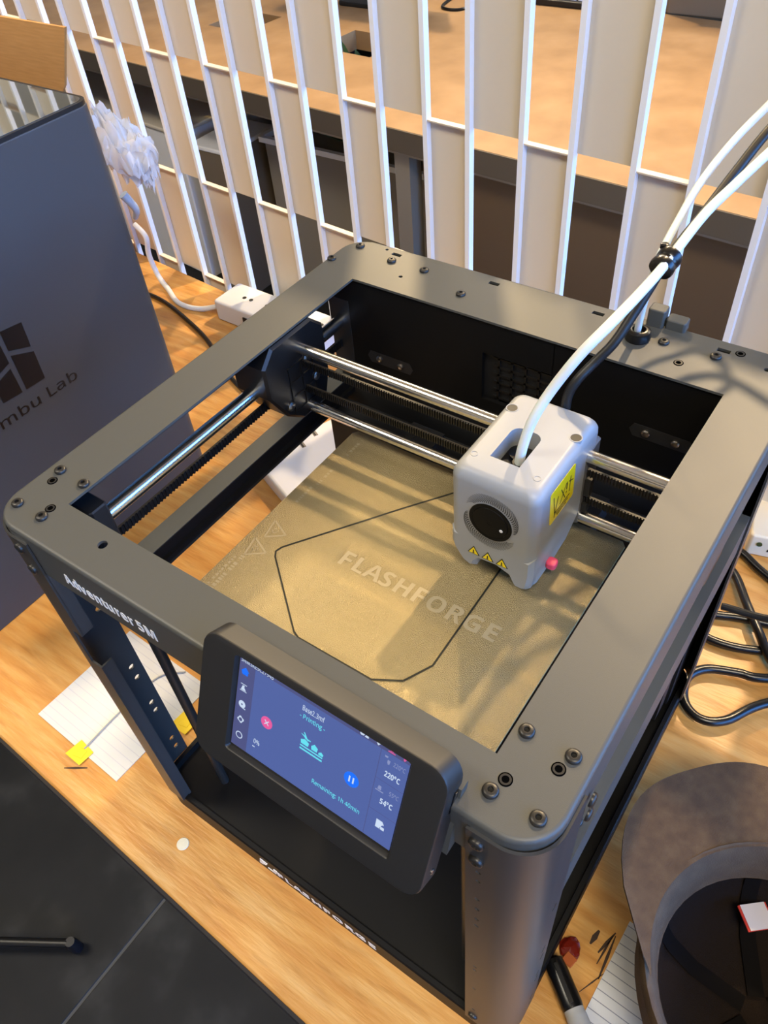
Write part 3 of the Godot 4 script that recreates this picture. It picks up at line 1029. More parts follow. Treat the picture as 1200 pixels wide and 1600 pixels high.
func corner_post(t: Node3D, sx: int, sz: int) -> void:
	var m := MB.new()
	var X := Vector3(sx, 0, 0)
	var Z := Vector3(0, 0, sz)
	var Y := Vector3(0, 1, 0)
	var r := 0.0215
	var ow := HW + 0.0015
	var od := HD + 0.0015
	var y0 := 0.0285
	var y1 := 0.3815
	var front := []
	var side := []
	if sz == 1:
		for y in [0.0463, 0.0608, 0.112, 0.1246, 0.1652, 0.1805, 0.2593]:
			side.append([0.1545, y, 0.0026])
	if sz == 1 and sx == 1:
		for y in [0.0655, 0.1251, 0.1712, 0.179, 0.2601, 0.2712, 0.2872, 0.3023, 0.3278, 0.3392]:
			front.append([0.1538, y, 0.0014])
	# the sheet's outer face follows x cross y, so the sign of the axes is kept right-handed
	var bands := [[y0, y1, 0.147]]
	if sz == 1 and sx == -1:
		bands = [[y0, 0.2502, 0.147], [0.2502, 0.2885, 0.1575], [0.2885, y1, 0.147]]
	for b in bands:
		if sx * sz > 0:
			pierced(m, Z * od, X, Y, b[2], ow - r, b[0], b[1], front, 0.0015)
		else:
			var mir := []
			for h in front:
				mir.append([-h[0], h[1], h[2]])
			pierced(m, Z * od, -X, Y, -(ow - r), -b[2], b[0], b[1], mir, 0.0015)
		if b[2] < 0.15:
			m.box(X * (b[2] + 0.00075) + Z * (od - 0.0055) + Y * ((b[0] + b[1]) * 0.5), Vector3(0.0015, b[1] - b[0], 0.0085))
	if sx * sz > 0:
		var mir2 := []
		for h in side:
			mir2.append([-h[0], h[1], h[2]])
		pierced(m, X * ow, -Z, Y, -(od - r), -0.146, y0, y1, mir2, 0.0015)
	else:
		pierced(m, X * ow, Z, Y, 0.146, od - r, y0, y1, side, 0.0015)
	var loops := []
	for k in 13:
		var a := PI * 0.5 * k / 12.0
		var c := X * (ow - r) + Z * (od - r)
		var d := Z * cos(a) + X * sin(a)
		var l := PackedVector3Array([c + d * r + Y * y0, c + d * r + Y * y1, c + d * (r - 0.0015) + Y * y1, c + d * (r - 0.0015) + Y * y0])
		if sx * sz > 0:
			l.reverse()
		loops.append(l)
	m.loft(loops)
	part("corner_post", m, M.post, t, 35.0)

func build_plate(t: Node3D) -> void:
	var X := Vector3(1, 0, 0)
	var nz := Vector3(0, 0, -1)
	var pl := MB.new()
	var poly := p2([-0.1065, 0.165, -0.1065, -0.062, -0.1035, -0.066, 0.119, -0.066, 0.1222, -0.062, 0.1222, 0.165])
	var q := PackedVector2Array()
	for p in poly:
		q.append(Vector2(p.x, -p.y))
	pl.prism(q, Vector3(0, BED - 0.0012, 0), X, nz, 0.0012, 0.0002)
	var plate := part("build_plate", pl, M.gold, t, 0.0)
	plate.set_meta("label", "gold textured print sheet")
	var ht := MB.new()
	ht.box(Vector3(0.0085, BED - 0.0045, 0.05), Vector3(0.226, 0.006, 0.226))
	part("heater_plate", ht, M.matte_black, t, 0.0)
	var edge := MB.new()
	edge.rbox(Vector3(0.1254, BED - 0.0035, 0.05), Vector3(0.0026, 0.006, 0.228), 0.0006, 0.0005, Basis(), 1, 1)
	part("plate_side_guide", edge, M.coat_edge, t)
	for s in [-1, 1]:
		var arm := MB.new()
		arm.box(Vector3(0.008 + s * 0.07, BED - 0.016, -0.02), Vector3(0.03, 0.017, 0.17))
		part("plate_arm", arm, M.inner, t, 0.0)
	var up := Vector3(0, 0, -1)
	words("plate_lettering", "FLASHFORGE", M.gold_print, plate, Vector3(0.025, BED + 0.00012, 0.0445), X, up, 0.121, 0.0125, true, 0.0001)
	# two warning triangles and small lines of print along the left edge, turned to read from the right
	for c in [[-0.0915, 0.0505], [-0.0930, 0.0705]]:
		var tr := MB.new()
		var a := Vector2(c[0] - 0.0068, c[1] - 0.0075)
		var p := [Vector2(c[0] - 0.0065, c[1] - 0.0075), Vector2(c[0] - 0.0028, c[1] + 0.0085), Vector2(c[0] + 0.0095, c[1] - 0.0005)]
		for i in 3:
			var s: Vector2 = p[i]
			var e: Vector2 = p[(i + 1) % 3]
			var d := (e - s).normalized()
			var w := Vector2(-d.y, d.x) * 0.0006
			tr.quad(v3(s + w), v3(e + w), v3(e - w), v3(s - w))
		var m: Vector2 = (p[0] + p[1] + p[2]) / 3.0
		for k in 5:
			var s: Vector2 = m + Vector2(cos(k * 1.9), sin(k * 1.9)) * 0.0022
			var e: Vector2 = m + Vector2(cos(k * 1.9 + 1.2), sin(k * 1.9 + 1.2)) * 0.0022
			var d := (e - s).normalized()
			var w := Vector2(-d.y, d.x) * 0.0004
			tr.quad(v3(s + w), v3(e + w), v3(e - w), v3(s - w))
		part("warning_triangle", tr, M.gold_print, plate, 0.0)
	var lines := MB.new()
	var rng := RandomNumberGenerator.new()
	rng.seed = 3
	for row in [[-0.1000, 0.0009, 0.083, 0.128], [-0.0955, 0.0016, 0.080, 0.128], [-0.0965, 0.0011, 0.002, 0.020], [-0.0945, 0.0011, -0.02, -0.002], [-0.0945, 0.0012, -0.055, -0.040]]:
		var z: float = row[2]
		while z < row[3]:
			var l := rng.randf_range(0.0012, 0.0032)
			lines.box(Vector3(row[0], BED + 0.00004, z + l * 0.5), Vector3(row[1] * 2, 0.0001, l * 0.75))
			z += l + (0.003 if rng.randf() < 0.2 else 0.0006)
	part("small_print", lines, M.gold_print, plate, 0.0)
	# the first line of filament laid round the edge of the print
	var path := pv([[0.061, BED, -0.012], [0.0632, BED, 0.0843], [0.0541, BED, 0.1026], [0.0373, BED, 0.1122], [-0.0195, BED, 0.1125], [-0.0245, BED, 0.1105], [-0.0756, BED, 0.0692], [-0.0785, BED, 0.0650], [-0.0772, BED, 0.0600], [-0.026, BED, -0.0139], [0.006, BED, -0.058]])
	var sk := MB.new()
	for i in path.size() - 1:
		var d := (path[i + 1] - path[i]).normalized()
		var w := Vector3(d.z, 0, -d.x) * 0.00055
		var h := Vector3(0, 0.0004, 0)
		sk.loft([PackedVector3Array([path[i] - w, path[i] + w, path[i] + w + h, path[i] - w + h]), PackedVector3Array([path[i + 1] - w, path[i + 1] + w, path[i + 1] + w + h, path[i + 1] - w + h])])
	part("filament_line", sk, M.filament, plate, 0.0)

func v3(p: Vector2) -> Vector3:
	return Vector3(p.x, BED + 0.0001, p.y)

func print_head(t: Node3D) -> void:
	var X := Vector3(1, 0, 0)
	var Y := Vector3(0, 1, 0)
	var Z := Vector3(0, 0, 1)
	var hd := MB.new()
	var cx := 0.0600
	var cz := -0.0310
	var w := 0.0590
	var d := 0.0840
	# lower skirt, cut away as an arch between two feet
	var loops := []
	loops.append(hd.rr(Vector3(cx, 0.3215, cz), X, -Z, w, d, 0.007, 6))
	loops.append(hd.rr(Vector3(cx, 0.380, cz), X, -Z, w, d, 0.007, 6))
	for k in range(1, 6):
		var a := PI * 0.5 * k / 5
		loops.append(hd.rr(Vector3(cx, 0.380 + 0.0085 * sin(a), cz), X, -Z, w - 2 * 0.0085 * (1 - cos(a)) * 0.75, d - 2 * 0.0085 * (1 - cos(a)) * 0.75, 0.0065, 6))
	# the well for the tube in the top: straight at the front, rounded at the back
	var n: int = loops[0].size()
	var rim := hd.rr(Vector3(0.0572, 0.3885, -0.0235), X, -Z, 0.0195, 0.0310, 0.006, 6)
	for i in rim.size():
		if rim[i].z > -0.0235:
			# square the front corners
			var sgn := signf(rim[i].x - 0.0572)
			rim[i] = Vector3(0.0572 + sgn * 0.00975 * clampf(absf(rim[i].x - 0.0572) / 0.0085, 0, 1), 0.3885, -0.0080 if rim[i].z > -0.0135 else rim[i].z)
	var floor_ := PackedVector3Array()
	for p in rim:
		floor_.append(p + Vector3(0, -0.014, 0))
	hd.loft(loops, true, false)
	hd.ring(loops[-1], rim)
	hd.ring(rim, floor_)
	var shell := part("head_shell", hd, M.head, t, 40.0)
	shell.set_meta("label", "light grey plastic print head cover")
	var wf := MB.new()
	wf.cap(floor_, Vector3.UP)
	wf.lathe(Vector3(0.0605, 0.3745, -0.0205), [[0.0052, 0], [0.0052, 0.003], [0.0042, 0.005], [0.0036, 0.005]], 18)
	wf.lathe(Vector3(0.0555, 0.3745, -0.030), [[0.006, 0], [0.006, 0.002]], 18)
	part("tube_socket", wf, M.black, t)
	var sk := MB.new()
	sk.prism(p2([0.0306, 0.334, 0.0306, 0.3205, 0.0318, 0.3165, 0.0385, 0.3065, 0.0455, 0.3030, 0.0492, 0.3050, 0.0500, 0.3095, 0.0530, 0.3135, 0.0640, 0.3145, 0.0720, 0.3115, 0.0750, 0.3055, 0.0768, 0.3025, 0.0845, 0.3025, 0.0882, 0.3065, 0.0894, 0.318, 0.0894, 0.334]), Vector3(0, 0, -0.030), X, Y, 0.04095, 0.0030)
	part("front_skirt", sk, M.head, t, 40.0)
	var sd := MB.new()
	sd.prism(p2([-0.066, 0.326, -0.040, 0.3065, -0.022, 0.3035, 0.004, 0.3035, 0.006, 0.322, -0.012, 0.330]), Vector3(0.0890, 0, 0), Z, Y, 0.010, 0.0022)
	part("side_duct", sd, M.head, t, 40.0)
	var br := MB.new()
	br.rbox(Vector3(0.0600, 0.3405, -0.0640), Vector3(0.0600, 0.064, 0.022), 0.002, 0.002, Basis(), 2, 1)
	part("carriage_plate", br, M.coat_edge, t)
	var tab := MB.new()
	tab.box(Vector3(0.0915, 0.3425, -0.0585), Vector3(0.005, 0.014, 0.006))
	tab.box(Vector3(0.0915, 0.3245, -0.0585), Vector3(0.004, 0.008, 0.006))
	part("belt_clamp", tab, M.screw, t, 0.0)
	var nz := MB.new()
	nz.lathe(Vector3(0.060, BED + 0.0006, -0.012), [[0.0006, 0], [0.003, 0.003], [0.003, 0.006], [0.008, 0.007], [0.008, 0.016]], 16)
	part("nozzle", nz, M.steel, t)
	# fan in the front, sunk in a round bezel, with swept slots around
	var fc := Vector3(0.0595, 0.3546, 0.0110)
	var fb := Basis(X, PI / 2)
	var ring := MB.new()
	ring.lathe(fc, [[0.0146, -0.001], [0.0146, 0.0006], [0.0138, 0.0008], [0.0120, 0.0004]], 36, fb, true, false)
	part("fan_bezel", ring, M.matte_black, t)
	var hub := MB.new()
	hub.lathe(fc + Z * 0.0002, [[0.0120, 0], [0.0118, 0.0006], [0.0020, 0.0008], [0.0016, 0.0006]], 36, fb)
	var fan := part("fan_hub", hub, M.matte_black, t)
	var dot := MB.new()
	dot.lathe(fc + Vector3(0.0078, -0.0026, 0.0008), [[0.0012, 0], [0.0011, 0.0003]], 12, fb)
	part("index_dot", dot, M.white, fan)
	var sl := MB.new()
	for k in 72:
		var a0 := TAU * k / 72.0
		# lighting put into the shape: slots shorten and vanish on two opposite sides
		var fade := absf(sin(a0 + 0.45))
		if fade < 0.30:
			continue
		var r1 := 0.0166 + 0.0058 * minf(1.0, fade * 1.15)
		var l := PackedVector3Array()
		var rr_ := PackedVector3Array()
		for i in 5:
			var u := i / 4.0
			var r := lerpf(0.0158, r1, u)
			var a := a0 + 0.30 * u * u
			var wd := 0.00042 * (1.0 - 0.5 * absf(u - 0.4))
			var c := fc + Vector3(cos(a) * r, sin(a) * r, 0.00012)
			var tn := Vector3(-sin(a), cos(a), 0) * wd
			l.append(c + tn); rr_.append(c - tn)
		for i in 4:
			sl.quad(rr_[i], rr_[i + 1], l[i + 1], l[i])
	part("fan_slots", sl, M.slot, t, 0.0).set_meta("kind", "stuff")
	# three small warning signs under the fan
	for x in [0.0482, 0.0584, 0.0686]:
		var tr := MB.new()
		tr.prism(p2([x - 0.0043, 0.3187, x + 0.0043, 0.3187, x, 0.3262]), Vector3(0, 0, 0.0109), X, Y, 0.0003)
		var s := part("warning_sign", tr, M.ink, t, 0.0)
		var ty := MB.new()
		ty.prism(p2([x - 0.0034, 0.3192, x + 0.0034, 0.3192, x, 0.3251]), Vector3(0, 0, 0.0109), X, Y, 0.00042)
		part("yellow_face", ty, M.sticker, s, 0.0)
		var mk := MB.new()
		mk.box(Vector3(x, 0.3216, 0.01135), Vector3(0.0008, 0.0024, 0.0001))
		mk.box(Vector3(x, 0.3199, 0.01135), Vector3(0.0014, 0.0007, 0.0001))
		part("mark", mk, M.ink, s, 0.0)
	# yellow label on the right side
	var lb := MB.new()
	lb.prism(p2([0.0085, 0.3510, 0.0370, 0.3510, 0.0385, 0.3525, 0.0370, 0.3785, 0.0355, 0.3800, 0.0060, 0.3800, 0.0045, 0.3785, 0.0070, 0.3525]), Vector3(0.0894, 0, 0), Vector3(0, 0, -1), Y, 0.0003)
	var ls := part("yellow_label", lb, M.sticker, t, 0.0)
	var lm := MB.new()
	for q in [[0.011, 0.365, 0.0008, 0.018, 0.2], [0.014, 0.362, 0.0008, 0.016, -0.2], [0.0225, 0.366, 0.0007, 0.014, 0.5], [0.0225, 0.366, 0.0007, 0.014, -0.5], [0.027, 0.369, 0.0012, 0.006, 0.0], [0.027, 0.3635, 0.0012, 0.0014, 0.0], [0.0315, 0.367, 0.0008, 0.013, 0.0], [0.0325, 0.369, 0.0007, 0.007, 1.1]]:
		lm.box(Vector3(0.08975, q[1], -q[0]), Vector3(0.0001, q[3], q[2]), Basis(X, q[4]))
	for j in 3:
		lm.box(Vector3(0.08975, 0.3575 - j * 0.0021, -0.0225), Vector3(0.0001, 0.0009, 0.020 - j * 0.004))
	part("mark", lm, M.ink, ls, 0.0)
	var lv := MB.new()
	lv.rbox(Vector3(0.0920, 0.3120, -0.0125), Vector3(0.007, 0.0055, 0.0075), 0.0025, 0.0012)
	part("release_lever", lv, M.pink, t)
	# small moulded marks on the top
	for p in [[0.0385, -0.0050], [0.0800, -0.0050]]:
		var m := MB.new()
		m.lathe(Vector3(p[0], 0.3882, p[1]), [[0.0023, 0], [0.0023, 0.0005], [0.0019, 0.0005], [0.0019, 0.0001]], 20, Basis(), false, false)
		part("moulded_ring", m, M.head, t)
	for p in [[0.0835, -0.0474], [0.0375, -0.0530]]:
		var m := MB.new()
		m.lathe(Vector3(p[0], 0.3865, p[1]), [[0.0040, 0.0], [0.0040, 0.0022], [0.0034, 0.0022], [0.0032, 0.0]], 20, Basis(), false, false)
		var rg := part("screw_well", m, M.head, t)
		var s := MB.new()
		s.lathe(Vector3(p[0], 0.3866, p[1]), [[0.0033, 0.0], [0.0033, 0.0020]], 16)
		part("screw", s, M.screw, rg)

func touch_screen(t: Node3D) -> void:
	var a := deg_to_rad(24.5)
	var n := Vector3(0, sin(a), cos(a))
	var up := Vector3(0, cos(a), -sin(a))
	var X := Vector3(1, 0, 0)
	var dn := -up
	var o := Vector3(0, 0.3853, 0.1927)         # on the front face; v runs down it
	var at := func(x: float, v: float, h := 0.0) -> Vector3: return o + X * x + dn * v + n * h
	# outline of the face: x 0.0018..0.1388, v -0.0270..0.0475
	var c: Vector3 = at.call(0.0703, 0.0102)
	var w := 0.1370
	var h := 0.0750
	var m := MB.new()
	var rim := []
	rim.append(m.rr(c - n * 0.0165, X, up, w - 0.004, h - 0.012, 0.009, 6))
	rim.append(m.rr(c - n * 0.0125, X, up, w, h, 0.010, 6))
	rim.append(m.rr(c - n * 0.0012, X, up, w, h, 0.010, 6))
	rim.append(m.rr(c - n * 0.0003, X, up, w - 0.0010, h - 0.0010, 0.0095, 6))
	rim.append(m.rr(c, X, up, w - 0.0026, h - 0.0026, 0.0087, 6))
	m.loft(rim, true, false)
	# display opening 0.0246..0.1195 by -0.0243..0.0312, wider recess below
	var dc: Vector3 = at.call(0.0714, 0.0050)
	var open := m.rr(dc + dn * 0.0012, X, up, 0.0984, 0.0576, 0.0020, 6)
	var edge_ := m.rr(dc + dn * 0.0010 - n * 0.0005, X, up, 0.0976, 0.0568, 0.0016, 6)
	var wall_ := m.rr(dc + dn * 0.0008 - n * 0.0027, X, up, 0.0964, 0.0560, 0.0010, 6)
	var deep := m.rr(dc - n * 0.0028, X, up, 0.0930, 0.0520, 0.0006, 6)
	m.ring(rim[-1], open)
	m.ring(open, edge_)
	m.ring(edge_, wall_)
	m.ring(wall_, deep)
	var body := part("screen_housing", m, M.bezel, t, 35.0)
	var bk := MB.new()
	bk.box(Vector3(0.0703, 0.366, 0.1805), Vector3(0.09, 0.022, 0.012))
	part("screen_bracket", bk, M.inner, t, 0.0)
	var bs := MB.new()
	bs.prism(p2([0.1775, 0.394, 0.1905, 0.352, 0.182, 0.352, 0.172, 0.394]), Vector3(0.1405, 0, 0), Vector3(0, 0, 1), Vector3(0, 1, 0), 0.003)
	part("screen_side_bracket", bs, M.coat, t, 0.0)
	# display with its picture
	var W := 0.0950
	var Hh := 0.0540
	var tl: Vector3 = dc - X * W * 0.5 + up * Hh * 0.5 - n * 0.0024
	var q := MB.new()
	q.prism(p2([0, 0, W, 0, W, -Hh, 0, -Hh]), tl - n * 0.001, X, up, 0.001)
	var face := mat(Color(0.03, 0.03, 0.035), 0.16)
	face.emission_enabled = true
	face.emission = Color(0.235, 0.29, 0.48)
	face.emission_energy_multiplier = 7.5
	var disp := part("display", q, face, t, 0.0)
	disp.set_meta("label", "lit blue touch display showing print progress")
	var P := func(u: float, v: float, hh := 0.00008) -> Vector3: return tl + X * u * W - up * v * Hh + n * hh
	var white := glow(Color(0.72, 0.78, 0.86), 1.0)
	var dim := glow(Color(0.48, 0.52, 0.68), 1.0)
	var cyan := glow(Color(0.36, 0.80, 0.86), 1.0)
	var blue := glow(Color(0.07, 0.40, 0.90), 1.0)
	var red := glow(Color(0.82, 0.32, 0.56), 1.0)
	var dark := glow(Color(0.265, 0.285, 0.46), 1.0)
	# darker side bars
	var sb := MB.new()
	for r in [[0.0, 0.0, 0.102, 1.0], [0.0, 0.0, 1.0, 0.065], [0.848, 0.065, 0.851, 1.0], [0.851, 0.36, 1.0, 0.364], [0.851, 0.69, 1.0, 0.694]]:
		sb.quad(P.call(r[0], r[3], 0.00004), P.call(r[2], r[3], 0.00004), P.call(r[2], r[1], 0.00004), P.call(r[0], r[1], 0.00004))
	part("side_bar", sb, dark, disp, 0.0)
	var tx := func(nm: String, s: String, mm: Material, u: float, v: float, wu: float, hv: float, bold := false) -> void:
		words(nm, s, mm, disp, P.call(u, v), X, up, wu * W, hv * Hh, bold, 0.00006)
	tx.call("serial_text", "SNMSKE9C27943", white, 0.112, 0.036, 0.205, 0.044)
	tx.call("file_name", "Base2.3mf", white, 0.470, 0.140, 0.130, 0.056)
	tx.call("status_text", "- Printing -", cyan, 0.470, 0.233, 0.150, 0.062)
	tx.call("remaining_text", "Remaining: 1h 40min", cyan, 0.666, 0.826, 0.285, 0.062)
	tx.call("percent_text", "0%", white, 0.163, 0.811, 0.038, 0.052)
	tx.call("nozzle_temperature", "220°C", white, 0.931, 0.272, 0.082, 0.058, true)
	tx.call("nozzle_target", "220°C", dim, 0.955, 0.143, 0.062, 0.042)
	tx.call("bed_temperature", "54°C", white, 0.932, 0.562, 0.068, 0.058, true)
	tx.call("bed_target", "55°C", dim, 0.960, 0.441, 0.050, 0.042)
	var poly := func(nm: String, mm: Material, u: float, v: float, sc: float, pts: Array) -> void:
		var b := MB.new()
		for one in pts:
			var pp := PackedVector2Array()
			for i in range(0, one.size(), 2):
				pp.append(Vector2(one[i], one[i + 1]) * sc)
			b.prism(pp, P.call(u, v, 0.00002), X, up, 0.00008)
		part(nm, b, mm, disp, 0.0)
	var disc := func(r: float, k := 20) -> Array:
		var out := []
		for i in k:
			out.append(cos(TAU * i / k) * r); out.append(sin(TAU * i / k) * r)
		return out
	poly.call("home_icon", blue, 0.041, 0.148, 0.0021, [[-1.15, 0, 0, 1.1, 1.15, 0, 0.8, 0, 0.8, -0.95, 0.25, -0.95, 0.25, -0.3, -0.25, -0.3, -0.25, -0.95, -0.8, -0.95, -0.8, 0]])
	poly.call("level_icon", white, 0.041, 0.325, 0.0021, [[-0.9, 1.0, 0.9, 1.0, 0.9, 0.85, -0.9, 0.85], [-0.3, 0.6, 0.3, 0.6, 0.15, 0.15, 0.75, -0.7, -0.75, -0.7, -0.15, 0.15], [-1, -0.85, 1, -0.85, 1, -1, -1, -1]])
	poly.call("spool_icon", white, 0.043, 0.507, 0.0021, [disc.call(1.0), [0.3, -0.9, 1.1, -0.9, 1.1, -1.1, 0.3, -1.1]])
	var gear := []
	for i in 16:
		var r := 1.05 if i % 4 < 2 else 0.8
		gear.append(cos(TAU * i / 16) * r); gear.append(sin(TAU * i / 16) * r)
	poly.call("gear_icon", white, 0.045, 0.678, 0.0020, [gear])
	poly.call("info_icon", white, 0.047, 0.858, 0.0020, [disc.call(1.05)])
	var inner := MB.new()
	for q2 in [[0.045, 0.678, 0.0011], [0.047, 0.858, 0.0016], [0.043, 0.507, 0.0005]]:
		inner.lathe(P.call(q2[0], q2[1], 0.0001), [[q2[2], 0], [q2[2], 0.00004]], 18, Basis(X, n, X.cross(n)))
	part("icon_centre", inner, dark, disp, 0.0)
	tx.call("info_letter", "i", white, 0.047, 0.858, 0.006, 0.045)
	poly.call("stop_button", red, 0.209, 0.533, 0.0034, [disc.call(1.0, 28)])
	tx.call("stop_cross", "×", white, 0.209, 0.533, 0.030, 0.055)
	poly.call("pause_button", blue, 0.733, 0.545, 0.0040, [disc.call(1.0, 28)])
	var pb := MB.new()
	for s in [-1, 1]:
		var pc: Vector3 = P.call(0.733 + s * 0.011, 0.545, 0.00012)
		pb.prism(p2([-0.0004, -0.0017, 0.0004, -0.0017, 0.0004, 0.0017, -0.0004, 0.0017]), pc, X, up, 0.00004)
	part("pause_bars", pb, white, disp, 0.0)
	poly.call("progress_bar", white, 0.147, 0.877, 0.001, [[-0.7, -0.25, 0.7, -0.25, 0.7, 0.25, -0.7, 0.25]])
	# little preview of the print: low round bushes and sticks on a plank
	poly.call("preview_picture", cyan, 0.490, 0.486, 0.0034, [[-1.9, -0.55, 1.9, -0.55, 1.9, -0.75, -1.9, -0.75], [-1.9, -1.05, 1.9, -1.05, 1.9, -1.3, -1.9, -1.3], [-1.9, 0.3, -1.2, 0.65, -0.5, 0.3, -0.6, -0.3, -1.8, -0.3], [-0.1, 0.25, 0.4, 0.75, 1.0, 0.35, 0.9, -0.3, 0.0, -0.3], [1.2, -0.1, 1.6, 0.2, 2.0, -0.1, 1.9, -0.4, 1.2, -0.4], [-2.0, 1.3, -1.3, 1.2, -0.6, 0.75, -0.7, 0.6, -1.4, 1.0], [-1.6, 1.7, -1.4, 1.7, -0.8, 0.8, -1.0, 0.8], [-1.3, 0.95, -0.3, 0.9, -0.3, 0.75, -1.3, 0.8]])
	poly.call("cloud_icon", white, 0.750, 0.030, 0.0017, [[-1.2, -0.4, -1.0, 0.5, 0.0, 0.7, 0.5, 0.5, 0.0, -0.6, -0.8, -0.7], [0.3, -0.7, 0.9, 0.6, 1.4, 0.2, 1.5, -0.7, 1.2, -0.7, 1.0, -0.1]])
	poly.call("signal_icon", white, 0.830, 0.030, 0.0017, [[-1.2, 0.6, 0, 0.9, 1.2, 0.6, 0, -0.8]])
	poly.call("bed_alert", red, 0.903, 0.034, 0.0016, [[-1.1, -0.6, 1.1, -0.6, 1.1, -0.3, -1.1, -0.3], [-0.5, -0.1, 0.5, -0.1, 0.1, 0.8, -0.3, 0.8]])
	poly.call("nozzle_alert", red, 0.972, 0.030, 0.0016, [[-0.4, 0.8, 0.4, 0.8, 0.5, 0.0, 0.1, -0.8, -0.2, -0.8, -0.5, 0.0]])
	poly.call("nozzle_icon", dim, 0.893, 0.140, 0.0017, [[-1.1, 1.2, -0.1, 1.2, -0.2, 0.7, -1.0, 0.7], [-0.1, 0.2, 0.7, 0.2, 0.6, -0.9, 0.2, -1.2, -0.1, -0.6]])
	poly.call("bed_icon", dim, 0.884, 0.455, 0.0019, [[-1.1, -0.7, 1.1, -0.7, 1.1, -0.45, -1.1, -0.45], [-0.4, 0.9, 0.3, 0.9, 0.4, -0.2, -0.6, -0.2]])
	poly.call("document_icon", white, 0.924, 0.805, 0.0020, [[-1.0, 1.2, 0.5, 1.2, 1.0, 0.6, 1.0, 0.3, 0.7, 0.3, 0.4, 0.9, -0.7, 0.9, -0.7, -0.8, 0.1, -0.8, 0.1, -1.1, -1.0, -1.1], [-0.4, 0.4, 0.4, 0.4, 0.4, 0.2, -0.4, 0.2], [-0.4, -0.1, 0.2, -0.1, 0.2, -0.3, -0.4, -0.3], [0.3, -0.3, 1.3, -0.3, 1.3, -1.1, 0.3, -1.1]])
	# sockets on the right side of the housing
	var us := MB.new()
	us.box(at.call(0.13885, -0.008, -0.009), Vector3(0.0006, 0.0120, 0.0036), Basis(X, up, X.cross(up)))
	var port := part("usb_port", us, M.matte_black, t, 0.0)
	var ut := MB.new()
	ut.box(at.call(0.1390, -0.0105, -0.0088), Vector3(0.0006, 0.0050, 0.0014), Basis(X, up, X.cross(up)))
	ut.box(at.call(0.1390, -0.0045, -0.0095), Vector3(0.0006, 0.0022, 0.0014), Basis(X, up, X.cross(up)))
	part("contact", ut, M.steel, port, 0.0)
	var sc := MB.new()
	sc.lathe(at.call(0.1386, 0.033, -0.007), [[0.0016, 0], [0.0016, 0.0006], [0.001, 0.001]], 12, Basis(Vector3(0, 0, 1), -PI / 2))
	part("side_screw", sc, M.steel, t)

# ------------------------------------------------------------------ loom above the printer
func tubes() -> void:
	var w := MB.new()
	var thick := spline(pv([[0.0605, 0.3765, -0.0205], [0.0625, 0.393, -0.0195], [0.0660, 0.413, -0.0225], [0.0721, 0.4312, -0.0295], [0.0831, 0.4545, -0.0368], [0.0916, 0.4678, -0.0498], [0.0946, 0.4700, -0.0834], [0.0963, 0.4724, -0.1156], [0.1011, 0.4846, -0.1527], [0.1088, 0.4945, -0.1763], [0.1169, 0.5043, -0.1989], [0.1261, 0.5136, -0.2316], [0.1317, 0.5260, -0.2676], [0.1330, 0.5420, -0.2900], [0.1270, 0.5440, -0.3060], [0.1174, 0.5350, -0.3050], [0.1060, 0.5190, -0.2910], [0.0966, 0.5054, -0.2654], [0.0879, 0.4929, -0.2374], [0.0834, 0.4812, -0.1984], [0.0834, 0.4696, -0.1647], [0.0847, 0.4617, -0.1397], [0.0811, 0.4440, -0.1430], [0.0762, 0.4150, -0.1530], [0.0735, 0.3925, -0.1600]]), 8)
	w.tube(thick, 0.0031, 14, 0.0023)
	var t := thing("white_filament_tube", "white plastic filament tube arching from print head up over the back", "tube", Vector3(0.0605, 0.377, -0.0205))
	part("tube_run", w, M.tube, t)
	var b := MB.new()
	var black := spline(pv([[0.0640, 0.3800, -0.0740], [0.0640, 0.3935, -0.0755], [0.0672, 0.4037, -0.0800], [0.0728, 0.4127, -0.0890], [0.0801, 0.4245, -0.0978], [0.0848, 0.4392, -0.1096], [0.0884, 0.4522, -0.1192], [0.0912, 0.4634, -0.1292], [0.0936, 0.4701, -0.1489], [0.0963, 0.4766, -0.1761], [0.1006, 0.4883, -0.2053], [0.1066, 0.5022, -0.2345], [0.1155, 0.5143, -0.2623], [0.1330, 0.5300, -0.2850], [0.1850, 0.5450, -0.2800], [0.2500, 0.5000, -0.2300], [0.3000, 0.4000, -0.1950], [0.2950, 0.2600, -0.1800], [0.2400, 0.1700, -0.1720], [0.1840, 0.1500, -0.1700]]), 8)
	b.tube(black, 0.0031, 14)
	var tb := thing("black_head_cable", "black braided cable running from print head up beside the white tube", "cable", Vector3(0.0675, 0.385, -0.068))
	part("cable_run", b, M.cable, tb)
	var c := MB.new()
	var cc := Vector3(0.0946, 0.4700, -0.1190)
	var ax := Vector3(0.0068, 0.0165, -0.0500).normalized()
	var x := ax.cross(Vector3(0.3, 1, 0.1)).normalized()
	var bs := Basis(x, ax, x.cross(ax))
	c.lathe(cc - ax * 0.006, [[0.0050, 0], [0.0070, 0.0004], [0.0074, 0.002], [0.0070, 0.0048], [0.0064, 0.0055], [0.0064, 0.0070], [0.0070, 0.0078], [0.0072, 0.0110], [0.0066, 0.0125], [0.0050, 0.0128]], 20, bs)
	var tc := thing("cable_clip", "black plastic clip holding the white tube and black cable together", "clip", cc)
	part("clip_band", c, M.cord, tc)
	var kn := MB.new()
	kn.lathe(cc + Vector3(-0.0040, 0.0045, -0.006), [[0.0016, 0], [0.0026, 0.0008], [0.0026, 0.003], [0.0016, 0.0036]], 12)
	part("clip_button", kn, M.cord, tc)

